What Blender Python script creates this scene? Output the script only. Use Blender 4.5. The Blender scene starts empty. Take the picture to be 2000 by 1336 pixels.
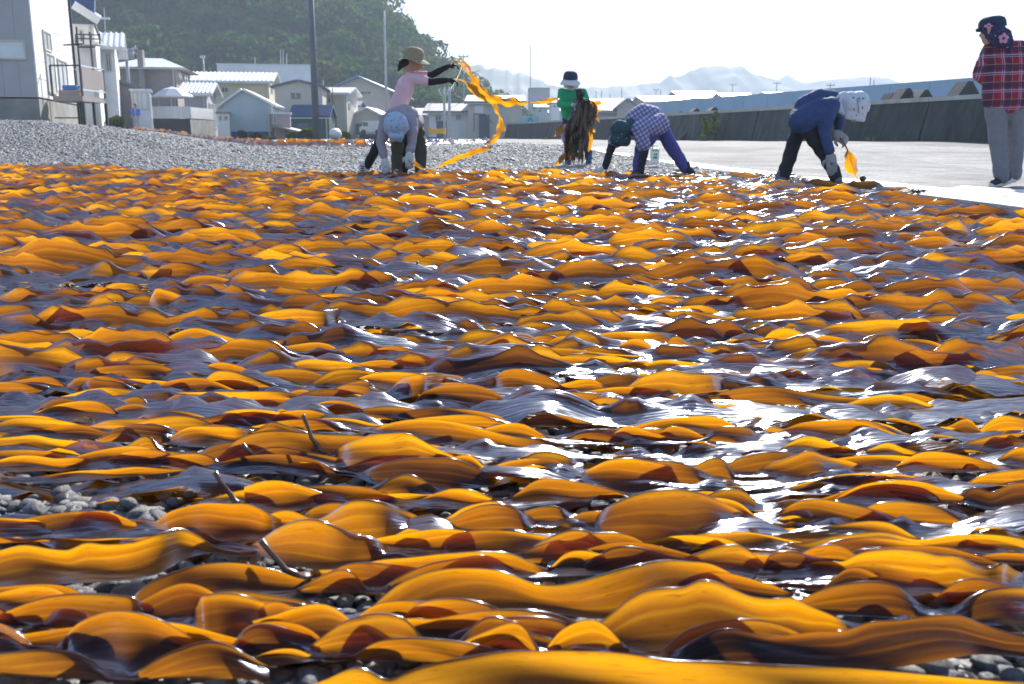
import bpy, bmesh, math, random
import numpy as np
from mathutils import Vector, Matrix
from mathutils.bvhtree import BVHTree

SC = bpy.context.scene
COL = SC.collection
rnd = random.Random(7)
npr = np.random.default_rng(7)

# ------------------------------------------------------------------ camera
EYE = 0.46
HAZE = 0.0009
FPX = 1900.0                       # focal length for a 2000 px wide frame
PITCH = math.atan(401.0 / FPX)
cam_d = bpy.data.cameras.new('camera')
cam = bpy.data.objects.new('camera', cam_d); COL.objects.link(cam)
cam.location = (0, 0, EYE)
cam.rotation_euler = (math.radians(90) - PITCH, 0, 0)
cam_d.sensor_width = 36.0
cam_d.lens = 36.0 * FPX / 2000.0
cam_d.clip_start = 0.05; cam_d.clip_end = 9000
cam_d.dof.use_dof = True
cam_d.dof.focus_distance = 2.6
cam_d.dof.aperture_fstop = 11
SC.camera = cam

# ------------------------------------------------------------------ light
SUN_EL, SUN_AZ = math.radians(31), math.radians(11.5)     # azimuth measured from +Y towards +X
world = bpy.data.worlds.new('World'); SC.world = world; world.use_nodes = True
wn = world.node_tree
bg = wn.nodes['Background']
sky = wn.nodes.new('ShaderNodeTexSky'); sky.sky_type = 'NISHITA'; sky.sun_disc = False
sky.sun_elevation = SUN_EL; sky.sun_rotation = SUN_AZ
sky.air_density = 1.0; sky.dust_density = 0.7; sky.ozone_density = 2.5
wn.links.new(sky.outputs[0], bg.inputs[0]); bg.inputs[1].default_value = 0.072
sun_d = bpy.data.lights.new('sun', 'SUN'); sun_d.energy = 4.1; sun_d.angle = math.radians(0.55)
sun_d.color = (1.0, 0.95, 0.87)
sun = bpy.data.objects.new('sun', sun_d); COL.objects.link(sun)
sdir = Vector((math.sin(SUN_AZ) * math.cos(SUN_EL), math.cos(SUN_AZ) * math.cos(SUN_EL), math.sin(SUN_EL)))
sun.rotation_euler = sdir.to_track_quat('Z', 'Y').to_euler()
sun.location = (0, 0, 20)
SC.view_settings.view_transform = 'Standard'; SC.view_settings.look = 'None'
SC.view_settings.gamma = 1.0; SC.view_settings.use_curve_mapping = False
SC.view_settings.exposure = 1.42
SC.render.engine = 'CYCLES'
SC.cycles.use_denoising = True
SC.cycles.max_bounces = 8; SC.cycles.transmission_bounces = 5; SC.cycles.volume_bounces = 1
SC.cycles.sample_clamp_indirect = 6

# ------------------------------------------------------------------ helpers
SP, CP = math.sin(PITCH), math.cos(PITCH)
def ray(px, py):
    u, v = (px - 1000.0) / FPX, (668.0 - py) / FPX
    return u, CP + v * SP, -SP + v * CP
def at(px, py, Y):
    """world point seen at photo pixel (px, py) at distance Y ahead"""
    a, b, c = ray(px, py); t = Y / b
    return Vector((a * t, Y, EYE + c * t))
def gnd(px, py, z=0.0):
    a, b, c = ray(px, py); t = (z - EYE) / c
    return Vector((a * t, b * t, z))
def tag(o, label=None, cat=None, group=None, kind=None):
    if label: o['label'] = label
    if cat: o['category'] = cat
    if group: o['group'] = group
    if kind: o['kind'] = kind
    return o
def link(name, me, mat=None, parent=None):
    o = bpy.data.objects.new(name, me); COL.objects.link(o)
    if mat is not None:
        for m in (mat if isinstance(mat, (list, tuple)) else [mat]): me.materials.append(m)
    if parent is not None: o.parent = parent
    return o
def empty(name, loc, rz=0):
    o = bpy.data.objects.new(name, None); COL.objects.link(o)
    o.location = loc; o.rotation_euler = (0, 0, rz); o.empty_display_size = .1
    return o
def bake_parent(root):
    """children given in world space -> keep them there"""
    inv = (Matrix.Translation(root.location) @ root.rotation_euler.to_matrix().to_4x4()).inverted()
    for c in root.children:
        c.matrix_parent_inverse = inv
def np_mesh(name, V, F, smooth=True, uv=None, attr=None):
    V = np.asarray(V, dtype=np.float32); F = np.asarray(F, dtype=np.int32)
    me = bpy.data.meshes.new(name)
    n, k = F.shape
    me.vertices.add(len(V)); me.vertices.foreach_set('co', V.ravel())
    me.loops.add(n * k); me.loops.foreach_set('vertex_index', F.ravel())
    me.polygons.add(n); me.polygons.foreach_set('loop_start', np.arange(0, n * k, k, dtype=np.int32))
    me.polygons.foreach_set('loop_total', np.full(n, k, dtype=np.int32))
    if smooth: me.polygons.foreach_set('use_smooth', np.ones(n, dtype=bool))
    if uv is not None:
        l = me.uv_layers.new(name='UVMap')
        l.data.foreach_set('uv', np.asarray(uv, dtype=np.float32)[F.ravel()].ravel())
    if attr:
        for an, vals in attr.items():
            a = me.attributes.new(an, 'FLOAT', 'POINT'); a.data.foreach_set('value', np.asarray(vals, dtype=np.float32))
    me.update(); me.validate()
    return me
def smooth01(a, b, x):
    t = np.clip((x - a) / (b - a), 0, 1); return t * t * (3 - 2 * t)

class MB:
    """collects boxes, bars, tubes, polygons; build() links them as ONE mesh object"""
    def __init__(s): s.bm = bmesh.new()
    def box(s, c, d, rz=0, m=0, bev=0, rot=None):
        r = bmesh.ops.create_cube(s.bm, size=1)
        M = Matrix.Translation(Vector(c)) @ (rot if rot is not None else Matrix.Rotation(rz, 4, 'Z')) @ Matrix.Diagonal((d[0], d[1], d[2], 1))
        bmesh.ops.transform(s.bm, matrix=M, verts=r['verts'])
        fs = set(f for v in r['verts'] for f in v.link_faces)
        for f in fs: f.material_index = m
        if bev:
            es = list(set(e for v in r['verts'] for e in v.link_edges))
            bmesh.ops.bevel(s.bm, geom=es, offset=bev, segments=2, affect='EDGES', profile=.6)
        return s
    def bar(s, a, b, w, h=None, m=0):
        a, b = Vector(a), Vector(b); d = b - a; L = d.length
        q = d.to_track_quat('Y', 'Z').to_matrix().to_4x4()
        return s.box((a + b) / 2, (w, L, h or w), rot=q, m=m)
    def tube(s, pts, r, n=8, m=0, caps=True):
        pts = [Vector(p) for p in pts]
        rs = r if isinstance(r, (list, tuple)) else [r] * len(pts)
        rings = []
        for i, p in enumerate(pts):
            d = (pts[min(i + 1, len(pts) - 1)] - pts[max(i - 1, 0)]).normalized()
            q = d.to_track_quat('Z', 'Y')
            rings.append([s.bm.verts.new(p + q @ Vector((math.cos(2 * math.pi * k / n) * rs[i], math.sin(2 * math.pi * k / n) * rs[i], 0))) for k in range(n)])
        for A, B in zip(rings, rings[1:]):
            for k in range(n):
                f = s.bm.faces.new((A[k], A[(k + 1) % n], B[(k + 1) % n], B[k])); f.material_index = m; f.smooth = True
        if caps:
            s.bm.faces.new(rings[0][::-1]).material_index = m; s.bm.faces.new(rings[-1]).material_index = m
        return s
    def poly(s, pts, m=0):
        f = s.bm.faces.new([s.bm.verts.new(Vector(p)) for p in pts]); f.material_index = m; return s
    def prism(s, base, up, m=0):
        """base polygon extruded by vector up"""
        up = Vector(up); A = [s.bm.verts.new(Vector(p)) for p in base]; B = [s.bm.verts.new(Vector(p) + up) for p in base]
        fs = [s.bm.faces.new(A[::-1]), s.bm.faces.new(B)]
        n = len(A)
        for k in range(n): fs.append(s.bm.faces.new((A[k], A[(k + 1) % n], B[(k + 1) % n], B[k])))
        for f in fs: f.material_index = m
        bmesh.ops.recalc_face_normals(s.bm, faces=fs)
        return s
    def build(s, name, mat=None, parent=None):
        me = bpy.data.meshes.new(name); s.bm.to_mesh(me); s.bm.free()
        return link(name, me, mat, parent)

# ------------------------------------------------------------------ materials
class NT:
    def __init__(s, name):
        s.m = bpy.data.materials.new(name); s.m.use_nodes = True; s.t = s.m.node_tree
        s.bsdf = s.t.nodes['Principled BSDF']; s.out = s.t.nodes['Material Output']
    def n(s, typ, **kw):
        nd = s.t.nodes.new('ShaderNode' + typ)
        for k, v in kw.items():
            if k.startswith('i_'): nd.inputs[int(k[2:])].default_value = v
            else: setattr(nd, k, v)
        return nd
    def l(s, a, b): s.t.links.new(a, b)
    def math(s, op, a, b=None, c=None, clamp=False):
        nd = s.n('Math', operation=op); nd.use_clamp = clamp
        for i, v in enumerate((a, b, c)):
            if v is None: continue
            if isinstance(v, (int, float)): nd.inputs[i].default_value = v
            else: s.l(v, nd.inputs[i])
        return nd.outputs[0]
    def ramp(s, fac, stops, interp='LINEAR'):
        r = s.n('ValToRGB'); r.color_ramp.interpolation = interp
        e = r.color_ramp.elements
        while len(e) < len(stops): e.new(0.5)
        for i, (p, c) in enumerate(stops):
            e[i].position = p; e[i].color = (c if len(c) == 4 else (*c, 1)) if not isinstance(c, (int, float)) else (c, c, c, 1)
        s.l(fac, r.inputs[0]); return r.outputs[0]
    def mix(s, fac, a, b, mode='MIX'):
        nd = s.n('Mix', data_type='RGBA', blend_type=mode)
        for i, v in ((0, fac), (6, a), (7, b)):
            if isinstance(v, (int, float)): nd.inputs[i].default_value = v
            elif isinstance(v, tuple): nd.inputs[i].default_value = (*v, 1)
            else: s.l(v, nd.inputs[i])
        return nd.outputs[2]
    def noise(s, vec, scale, detail=4, rough=.55, dist=0):
        nd = s.n('TexNoise'); nd.inputs['Scale'].default_value = scale; nd.inputs['Detail'].default_value = detail
        nd.inputs['Roughness'].default_value = rough; nd.inputs['Distortion'].default_value = dist
        if vec is not None: s.l(vec, nd.inputs['Vector'])
        return nd.outputs[0]
    def bump(s, h, strength=.3, dist=.01):
        b = s.n('Bump'); b.inputs['Strength'].default_value = strength; b.inputs['Distance'].default_value = dist
        s.l(h, b.inputs['Height']); s.l(b.outputs[0], s.bsdf.inputs['Normal']); return b.outputs[0]
    def coord(s, which='Object'):
        return s.n('TexCoord').outputs[which]

_mc = {}
def simple(name, col, rough=.6, var=.18, scale=3.0, metal=0, bump=0.0, coat=0, grime=0.0):
    """plain painted / weathered surface: base colour with uneven wear"""
    key = name
    if key in _mc: return _mc[key]
    t = NT(name); co = t.coord('Object')
    nz = t.noise(co, scale, 6, .6)
    a = tuple(c * (1 - var) for c in col); b = tuple(min(1, c * (1 + var * .7)) for c in col)
    c = t.ramp(nz, [(.3, a), (.7, b)])
    if grime:
        g = t.noise(co, scale * .35, 5, .65, .6)
        gm = t.ramp(g, [(.48, 0.0), (.72, grime)])
        c = t.mix(gm, c, tuple(x * .35 for x in col))
    t.l(c, t.bsdf.inputs['Base Color'])
    r = t.ramp(t.noise(co, scale * 2.3, 4), [(.3, max(0, rough - .1)), (.7, min(1, rough + .1))])
    t.l(r, t.bsdf.inputs['Roughness'])
    t.bsdf.inputs['Metallic'].default_value = metal
    if coat: t.bsdf.inputs['Coat Weight'].default_value = coat
    if bump: t.bump(t.noise(co, scale * 12, 4), bump, .01)
    _mc[key] = t.m
    return t.m
# ------------------------------------------------------------------ terrain
_zpx = np.array([-1500, 100, 250, 330, 400, 500, 870, 1300, 2000, 4000.])
_z28 = np.array([.88, .87, .66, .50, .36, .20, .20, .26, .34, .34])
_z60 = np.array([.95, .92, .86, .72, .42, .30, .26, .28, .34, .34])
def terr(X, Y):
    X = np.asarray(X, float); Y = np.asarray(Y, float)
    Ys = np.maximum(Y, .3)
    px = 1000 + FPX * X / np.maximum(Ys, 8)
    a = np.interp(px, _zpx, _z28); b = np.interp(px, _zpx, _z60)
    zz = a + (b - a) * smooth01(28, 60, Ys)
    z = zz * smooth01(13, 28, Ys)
    und = .012 * np.sin(X * 1.9 + .7 * Y) * np.sin(Y * 1.3) * smooth01(2, 6, Ys)
    return z + und
def tz(x, y): return float(terr(x, y))

def sheet(name, pxs, Ys, zfun, mat, parent=None):
    P, D = np.meshgrid(pxs, Ys)
    X = (P - 1000) / FPX * np.maximum(D, 2.5)
    Z = zfun(X, D)
    V = np.stack([X, D, Z], -1).reshape(-1, 3)
    n, m = P.shape
    i = np.arange((n - 1) * (m - 1)); r, c = i // (m - 1), i % (m - 1)
    F = np.stack([r * m + c, r * m + c + 1, (r + 1) * m + c + 1, (r + 1) * m + c], -1)
    return link(name, np_mesh(name, V, F), mat, parent)

# beach gravel: fine stones by texture, real stones laid on top of it
t = NT('gravel_bed'); co = t.coord('Object')
vor = t.n('TexVoronoi'); vor.inputs['Scale'].default_value = 22; t.l(co, vor.inputs['Vector'])
v2 = t.n('TexVoronoi'); v2.inputs['Scale'].default_value = 55; t.l(co, v2.inputs['Vector'])
c = t.ramp(vor.outputs['Color'], [(0, (.06, .065, .08)), (.5, (.17, .175, .19)), (1, (.36, .36, .36))])
c2 = t.ramp(v2.outputs['Distance'], [(0, (1, 1, 1)), (.6, (.25, .25, .25))])
t.l(t.mix(1.0, c, c2, 'MULTIPLY'), t.bsdf.inputs['Base Color'])
h = t.math('ADD', t.math('MULTIPLY', vor.outputs['Distance'], -1.0), t.math('MULTIPLY', v2.outputs['Distance'], -.4))
t.bump(h, 1.0, .04); t.bsdf.inputs['Roughness'].default_value = .5
M_gravel = t.m
Yg = np.concatenate([np.linspace(-6, 9.5, 60), np.linspace(9.8, 30, 80), np.linspace(31, 70, 40), np.geomspace(72, 6000, 40)])
pg = np.concatenate([np.linspace(-9000, -700, 24), np.linspace(-600, 2600, 120), np.linspace(2700, 11000, 24)])
beach = sheet('beach_ground', pg, Yg, terr, M_gravel)
tag(beach, kind='structure')

# concrete apron on the right, up to the sea wall
t = NT('apron_concrete'); co = t.coord('Object')
v = t.n('TexVoronoi'); v.inputs['Scale'].default_value = 60; t.l(co, v.inputs['Vector'])
g = t.ramp(v.outputs['Color'], [(0, (.19, .19, .20)), (.8, (.52, .515, .51)), (1, (.72, .72, .72))])
st = t.ramp(t.noise(co, .9, 6, .65, .8), [(.35, (.62, .62, .63)), (.65, (1, 1, 1))])
t.l(t.mix(1.0, g, st, 'MULTIPLY'), t.bsdf.inputs['Base Color'])
t.bump(t.math('ADD', v.outputs['Distance'], t.noise(co, 18, 4)), .8, .012); t.bsdf.inputs['Roughness'].default_value = .85; t.bsdf.inputs['Specular IOR Level'].default_value = .25
bk_ = t.n('TexBrick'); bk_.inputs['Scale'].default_value = 1.0; bk_.inputs['Mortar Size'].default_value = .012; bk_.inputs['Brick Width'].default_value = 5.2; bk_.inputs['Row Height'].default_value = 3.4; bk_.offset = .0
bk_.inputs['Color1'].default_value = (1, 1, 1, 1); bk_.inputs['Color2'].default_value = (.86, .86, .87, 1); bk_.inputs['Mortar'].default_value = (.30, .30, .30, 1)
mpb = t.n('Mapping'); mpb.inputs['Rotation'].default_value = (0, 0, .10); t.l(co, mpb.inputs[0])
wb = t.n('VectorMath', operation='ADD'); nzv = t.n('TexNoise'); nzv.inputs['Scale'].default_value = 1.3; nzv.inputs['Detail'].default_value = 5
scv = t.n('VectorMath', operation='SCALE'); scv.inputs['Scale'].default_value = .12; t.l(co, nzv.inputs['Vector']); t.l(nzv.outputs['Color'], scv.inputs[0]); t.l(mpb.outputs[0], wb.inputs[0]); t.l(scv.outputs[0], wb.inputs[1]); t.l(wb.outputs[0], bk_.inputs['Vector'])
st2 = t.ramp(t.noise(co, .35, 7, .7, 1.2), [(.38, (.55, .55, .56)), (.6, (1, 1, 1))])
old_ = t.bsdf.inputs['Base Color'].links[0].from_socket
t.l(t.mix(1.0, t.mix(1.0, old_, bk_.outputs['Color'], 'MULTIPLY'), st2, 'MULTIPLY'), t.bsdf.inputs['Base Color'])
M_apron = t.m
EDGE = [(4.6, 1.0), (4.1, 3.5), (3.62, 6.2), (3.42, 8.65), (3.05, 12.0), (2.75, 14.5), (2.2, 19), (1.2, 27), (-1.5, 42), (-9, 85), (-16, 120)]
WALLA, WALLB = Vector((-8.6, 116, 0)), Vector((13.5, 17.5, 0))       # foot of the sea wall, far end and near end (beyond the frame)
def wallx(y): return WALLA.x + (WALLB.x - WALLA.x) * (y - WALLA.y) / (WALLB.y - WALLA.y)
ex = lambda y: float(np.interp(y, [e[1] for e in EDGE], [e[0] for e in EDGE]))
Va, Fa = [], []
ys = np.concatenate([np.linspace(1, 30, 110), np.linspace(31, 110, 60)])
nc = 24
for iy, y in enumerate(ys):
    xl = ex(y) + .05 * math.sin(y * 3.1) + .03 * math.sin(y * 7.7 + 1); xr = wallx(y) if y > 17.5 else 14
    for k in range(nc + 1):
        x = xl + (xr - xl) * (k / nc) ** 1.5
        lift = .02 if k else -.02
        Va.append((x, y, tz(x, y) + lift + (.0 if k != 0 else 0)))
for iy in range(len(ys) - 1):
    for k in range(nc):
        a = iy * (nc + 1) + k; Fa.append((a, a + 1, a + nc + 2, a + nc + 1))
apron = link('concrete_apron', np_mesh('concrete_apron', Va, Fa), M_apron); tag(apron, kind='structure')
apron['label'] = 'pale rough concrete apron in front of the sea wall'

# ------------------------------------------------------------------ kelp material
t = NT('kelp'); uvn = t.n('UVMap'); uvn.uv_map = 'UVMap'
sep = t.n('SeparateXYZ'); t.l(uvn.outputs[0], sep.inputs[0])
tone = t.n('Attribute'); tone.attribute_name = 'tone'; tone = tone.outputs['Fac']
vv = t.math('ABSOLUTE', sep.outputs[1])
mp = t.n('Mapping'); mp.inputs['Scale'].default_value = (2.2, 5.0, 1); t.l(uvn.outputs[0], mp.inputs[0])
mp2 = t.n('Mapping'); mp2.inputs['Scale'].default_value = (5, 1.6, 1); t.l(uvn.outputs[0], mp2.inputs[0])
off = t.n('CombineXYZ'); t.l(t.math('MULTIPLY', tone, 91.0), off.inputs[2])
va = t.n('VectorMath', operation='ADD'); t.l(mp.outputs[0], va.inputs[0]); t.l(off.outputs[0], va.inputs[1])
vb = t.n('VectorMath', operation='ADD'); t.l(mp2.outputs[0], vb.inputs[0]); t.l(off.outputs[0], vb.inputs[1])
streak = t.noise(va.outputs[0], .8, 2, .5, .3)
blot = t.noise(vb.outputs[0], 1.1, 6, .62, .4)
# thickness: thick middle band flanked by thinner grooves, thin margins
mid = t.ramp(vv, [(0, .52), (.16, .55), (.27, .74), (.40, .58), (.7, .72), (1, 1.0)], 'EASE')
th = t.math('ADD', t.math('MULTIPLY', mid, 1.0), t.math('MULTIPLY', t.math('SUBTRACT', streak, .5), .22))
th = t.math('ADD', th, t.math('MULTIPLY', t.math('SUBTRACT', blot, .5), .45))
th = t.math('ADD', th, t.math('MULTIPLY', t.math('SUBTRACT', tone, .5), .75), clamp=True)
tc = t.ramp(th, [(0, (.016, .009, .007)), (.28, (.090, .033, .006)), (.55, (.27, .095, .003)), (.8, (.43, .158, .002)), (1, (.60, .27, .003))])
# decayed patches and old spots
pit = t.ramp(t.noise(vb.outputs[0], 7.0, 3, .7), [(.60, 0.0), (.66, .6)])
tc = t.mix(pit, tc, (.18, .04, .008))
tr = t.n('BsdfTranslucent'); t.l(tc, tr.inputs[0])
df = t.n('BsdfDiffuse'); t.l(t.mix(.5, tc, (.008, .006, .012)), df.inputs[0])
dcol = t.ramp(th, [(0, (.010, .008, .016)), (1, (.045, .022, .012))]); t.l(dcol, df.inputs[0])
base = t.n('MixShader'); base.inputs[0].default_value = .84; t.l(df.outputs[0], base.inputs[1]); t.l(tr.outputs[0], base.inputs[2])
gl = t.n('BsdfGlossy'); gl.inputs[0].default_value = (.78, .84, 1, 1)
rr = t.ramp(t.noise(vb.outputs[0], 2.3, 4), [(.3, .09), (.68, .23)]); t.l(rr, gl.inputs['Roughness'])
fr = t.n('Fresnel'); fr.inputs[0].default_value = 1.33
bp = t.n('Bump'); bp.inputs['Strength'].default_value = .3; bp.inputs['Distance'].default_value = .0022
t.l(t.math('ADD', t.math('MULTIPLY', streak, .3), t.math('MULTIPLY', mid, 1.1)), bp.inputs['Height'])
bp2 = t.n('Bump'); bp2.inputs['Strength'].default_value = .4; bp2.inputs['Distance'].default_value = .006
t.l(t.noise(vb.outputs[0], 4.0, 1), bp2.inputs['Height']); t.l(bp.outputs[0], bp2.inputs['Normal'])
for nd in (gl, df): t.l(bp2.outputs[0], nd.inputs['Normal'])
t.l(bp.outputs[0], fr.inputs['Normal'])
fin = t.n('MixShader'); t.l(t.math('MINIMUM', t.math('ADD', t.math('MULTIPLY', fr.outputs[0], .50), .010), .26), fin.inputs[0]); t.l(base.outputs[0], fin.inputs[1]); t.l(gl.outputs[0], fin.inputs[2])
t.l(fin.outputs[0], t.out.inputs[0]); t.t.nodes.remove(t.bsdf)
M_kelp = t.m
M_stipe = simple('kelp_stipe', (.11, .05, .025), .28, .3, 30, coat=.5)
# dried, wilted kelp of the bundle
M_wilt = simple('wilted_kelp', (.05, .032, .018), .35, .5, 14)

# ------------------------------------------------------------------ kelp blades
def bumps(s, L, rg, dens, wmin, wmax, amp, p=1.0):
    """sum of smooth arches along the length"""
    out = np.zeros_like(s)
    x = rg.uniform(-.1, .25)
    while x < L:
        w = rg.uniform(wmin, wmax)
        a = amp * rg.uniform(.35, 1.0)
        u = np.clip((s - x) / w, 0, 1) ** rg.uniform(.68, 1.45)
        if rg.random() < .55: k = np.clip(1.05 - np.sqrt((2 * u - 1) ** 2 + .012), 0, 1) ** rg.uniform(.95, 1.5)      # pointed crest
        else: k = np.sin(np.pi * u) ** (p * rg.uniform(.7, 1.35))
        k = np.where((u > 0) & (u < 1), k, 0)
        out = np.maximum(out, a * k)
        x += w * rg.uniform(.75, 1.15) + (rg.exponential(1.0 / dens) if rg.random() < .45 else 0)
    return out
TC = {}
def blade_np(x0, y0, L, W, ang, rg, ns, nc, base=.012, lift=1.0, curve=.0):
    """ribbon: near edge lies on the stones, the far edge rears up in arches -> V, F, uv"""
    s = np.linspace(0, L, ns); sn = s / L
    tt = np.concatenate([np.linspace(-1, 1, nc - 2), [1.02, 1.06]])
    taper = np.clip(np.minimum(sn / .10, (1 - sn) / .2), 0, 1) ** .6
    hw = W / 2 * np.maximum(taper, .04) * (1 + .09 * np.sin(s * rg.uniform(6, 11) + rg.uniform(0, 6)) + .04 * np.sin(s * rg.uniform(20, 34) + 1))
    roll = np.maximum(bumps(s, L, rg, 3.0, .26, 1.0, 1.30 * lift, 1.2), (.22 + .2 * np.sin(s * rg.uniform(4, 9) + rg.uniform(0, 6))) * min(1, lift * 2))
    back = bumps(s, L, rg, 2.0, .10, .36, .9 * lift, 1.3)
    front = bumps(s, L, rg, 1.2, .07, .26, .95 * lift, 1.0) * np.clip(1 - roll * 1.1, 0.1, 1)
    ab = np.abs(tt)
    th = roll[:, None] * (.8 + .3 * tt[None, :]) + back[:, None] * np.clip(tt, 0, 1)[None, :] ** .8 - front[:, None] * np.clip(-tt, 0, 1)[None, :] ** .8 * 1.3
    th = np.clip(th, -1.1, 1.62)
    th[:, -2] = np.minimum(th[:, -2], .25); th[:, -1] = .04                       # the margin rolls over and catches the sun
    dt = np.diff(tt, prepend=tt[0] - (tt[1] - tt[0]))[None, :]
    dy = np.cos(th) * hw[:, None] * dt; dz = np.sin(th) * hw[:, None] * dt
    cy = np.cumsum(dy, 1) - .5 * dy - .5 * dy[:, :1] * 0; cz = np.cumsum(dz, 1)
    cy -= cy[:, nc // 2][:, None] * .8
    cz -= cz.min(1)[:, None]
    wob = (np.sin(s[:, None] * rg.uniform(38, 60) + 2.2 * tt[None, :] + rg.uniform(0, 6)) * .0058 +
           np.sin(s[:, None] * rg.uniform(70, 105) + rg.uniform(0, 6)) * .0035) * ab[None, :] ** 2.2
    rip = .005 * np.sin(s * rg.uniform(9, 17) + rg.uniform(0, 6)) + .0025 * np.sin(s * rg.uniform(24, 40) + rg.uniform(0, 6)) + bumps(s, L, rg, 1.0, .2, .5, .022)
    z = base + cz + wob + rip[:, None] + .0035 * np.sin(s[:, None] * rg.uniform(14, 26) + tt[None, :] * rg.uniform(-3, 3))
    cv = curve * (sn - .5) ** 2 * L + .02 * np.sin(s * rg.uniform(2, 5) + rg.uniform(0, 6))
    lx = np.broadcast_to(s[:, None] - L / 2, z.shape); ly = cy + cv[:, None]
    X = x0 + lx * math.cos(ang) - ly * math.sin(ang); Y = y0 + lx * math.sin(ang) + ly * math.cos(ang)
    Z = z + terr(X, Y)
    V = np.stack([X, Y, Z], -1).reshape(-1, 3)
    uv = np.stack([np.broadcast_to(s[:, None], z.shape), np.broadcast_to(tt[None, :], z.shape)], -1).reshape(-1, 2)
    return V, uv
def gridF(ns, nc):
    i = np.arange((ns - 1) * (nc - 1)); r, c = i // (nc - 1), i % (nc - 1)
    return np.stack([r * nc + c, r * nc + c + 1, (r + 1) * nc + c + 1, (r + 1) * nc + c], -1)

def stipe(parent, p, d, L=.12, up=.5, seed=0):
    """stalk at a blade's end, curling up"""
    r = random.Random(seed); p = Vector(p); d = Vector(d).normalized()
    pts = []
    for k in range(7):
        u = k / 6
        pts.append(p + d * (L * u) + Vector((0, r.uniform(-.004, .004), L * up * u ** 1.8)))
    o = MB().tube(pts, [.0085, .0058, .0042, .0034, .003, .0028, .0034], 7).build('stipe', M_stipe, parent)
    return o

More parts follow.
